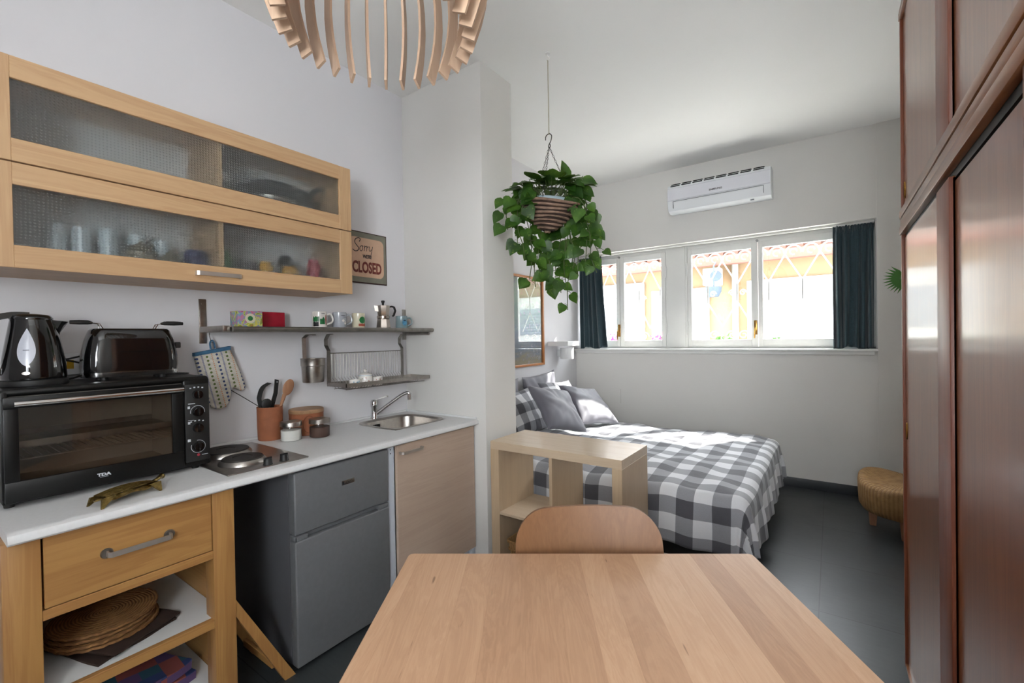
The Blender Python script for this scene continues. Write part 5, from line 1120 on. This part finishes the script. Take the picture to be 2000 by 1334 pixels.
# transom: three stepped rails
b=B().box(W-.006,W+.012,Y0,Y1,1.789,1.822,.002).box(W-.003,W+.02,Y0,Y1,1.8245,1.852,.0015).box(W-.006,W+.012,Y0,Y1,1.8545,1.885,.002); b.box(W+.012,W+.07,Y0,Y1,1.80,1.88); obj('transom',b,M['mahog_y'],wd)
obj('sliding_track',B().box(W+.012,W+.075,Y0+.02,Y1-.02,1.770,1.80).box(W+.04,W+.046,Y0+.02,Y1-.02,1.762,1.778),M['blackmatte'],wd)
obj('bottom_rail',B().box(W,W+.07,Y0,Y1-.02,.05,.062),M['mahog_y'],wd)
def wdoor(ya,yb,za,zb,x,stile_at_near,name):
    b=B(); b.mi=0; b.box(x+.008,x+.022,ya,yb,za,zb); b.mi=1
    if stile_at_near: b.box(x,x+.026,ya,ya+.155,za,zb,.003)
    o=obj(name,b,[M['mahog_z'],M['mahog_e']],wd); return o
dA=wdoor(1.50,Y1-.02,.064,1.774,W,True,'sliding_door'); dB=wdoor(Y0+.02,1.497,.064,1.760,W+.003,False,'sliding_door')
dC=wdoor(1.50,Y1-.02,1.886,HT-.032,W,True,'upper_door'); dD=wdoor(Y0+.02,1.497,1.886,HT-.032,W+.003,False,'upper_door')
for dd,z in ((dA,1.009),(dC,1.957)):
    b=B().loft([[(W+.0075,2.345+.011*cos(t*PI/14)*k,z+.034*sin(t*PI/14)*k) for t in range(28)] for k in (1.0,)]+[[(W+.0045,2.345+.010*cos(t*PI/14),z+.032*sin(t*PI/14)) for t in range(28)],[(W+.0075,2.345+.0065*cos(t*PI/14),z+.027*sin(t*PI/14)) for t in range(28)]],(False,True)); obj('recessed_pull',b,M['brass_h'],dd,label='oval metal pull')
obj('end_stile',B().box(W-.001,W+.036,Y0,Y0+.075,.05,HT-.03,.002),M['mahog_e'],wd)

# ================================================================ STOOL
sx,sy=.415,4.14
so=thing('wicker_stool','low round wicker stool with tapered wooden legs by the wardrobe','stool',(sx,sy,0))
b=B(); n=64; rings=[]
def saddle(r,a): return .365+.035*((r/.27)**2)*(-cos(2*(a-A0(55))))-.012
for r,z in ((.20,.125),(.245,.135),(.265,.17),(.270,.25),(.272,.31)): rings.append([(sx+r*cos(2*PI*k/n),sy+r*sin(2*PI*k/n),z+(saddle(.27,2*PI*k/n)-.353)*max(0,(z-.17)/.14)) for k in range(n)])
for r,dz in ((.268,-.012),(.258,.0),(.235,.004),(.18,.0),(.10,-.004),(.02,-.006)): rings.append([(sx+r*cos(2*PI*k/n),sy+r*sin(2*PI*k/n),saddle(r,2*PI*k/n)+dz) for k in range(n)])
obj('woven_seat',b.loft(rings),M['wicker'],so,60)
for a in (172,262,352,82):
    c=Vector((sx+.185*cos(A0(a)),sy+.185*sin(A0(a)),0)); ll=[]
    for s_,z in ((.026,0),(.040,.14)): ll.append([(c.x+s_*cos(t*PI/2+PI/4),c.y+s_*sin(t*PI/2+PI/4),z) for t in range(4)])
    obj('leg',B().loft(ll),M['spoonwood'],so)
# ================================================================ PALM behind the wardrobe
px,py=.62,3.35
pm=thing('potted_palm','fan palm mostly hidden behind the wardrobe, one leaf tip showing','plant',(px,py,0))
obj('pot',B().lathe([(.11,0),(.15,.26),(.16,.28),(.145,.28),(.13,.25)],(px,py,0),32),M['terra'],pm); obj('soil',B().lathe([(.135,.25),(.002,.255)],(px,py,0),24),M['brown'],pm)
rr=random.Random(2); stm=B(); fan=B()
for (tx,ty,tz,ax) in ((.385,3.70,1.735,A0(172)),(.75,3.6,1.9,A0(40)),(.8,3.1,1.7,A0(-60)),(.6,3.75,2.0,A0(90)),(.72,3.35,2.15,A0(10))):
    stm.tube(cr([(px,py,.26),(px+(tx-px)*.3,py+(ty-py)*.3,tz*.55),(tx,ty,tz)]),.006,6); c=Vector((tx,ty,tz))
    for k in range(11):
        e_=A0(-60+11*k); d=Vector((cos(ax)*cos(e_),sin(ax)*cos(e_)+.15*sin(e_),sin(e_)-.12)).normalized(); L=(.125 if tx<.5 else .17)*(1-.02*abs(k-5)); s2=Vector((-sin(ax),cos(ax),0)).cross(d).normalized()*.0085+Vector((-sin(ax),cos(ax),0))*.003
        vsx=[fan.bm.verts.new(c+d*.015),fan.bm.verts.new(c+d*L*.55+s2),fan.bm.verts.new(c+d*L),fan.bm.verts.new(c+d*L*.55-s2)]; fan.bm.faces.new(vsx)
obj('stem',stm,M['palm'],pm); obj('fan_leaves',fan,M['palm'],pm)
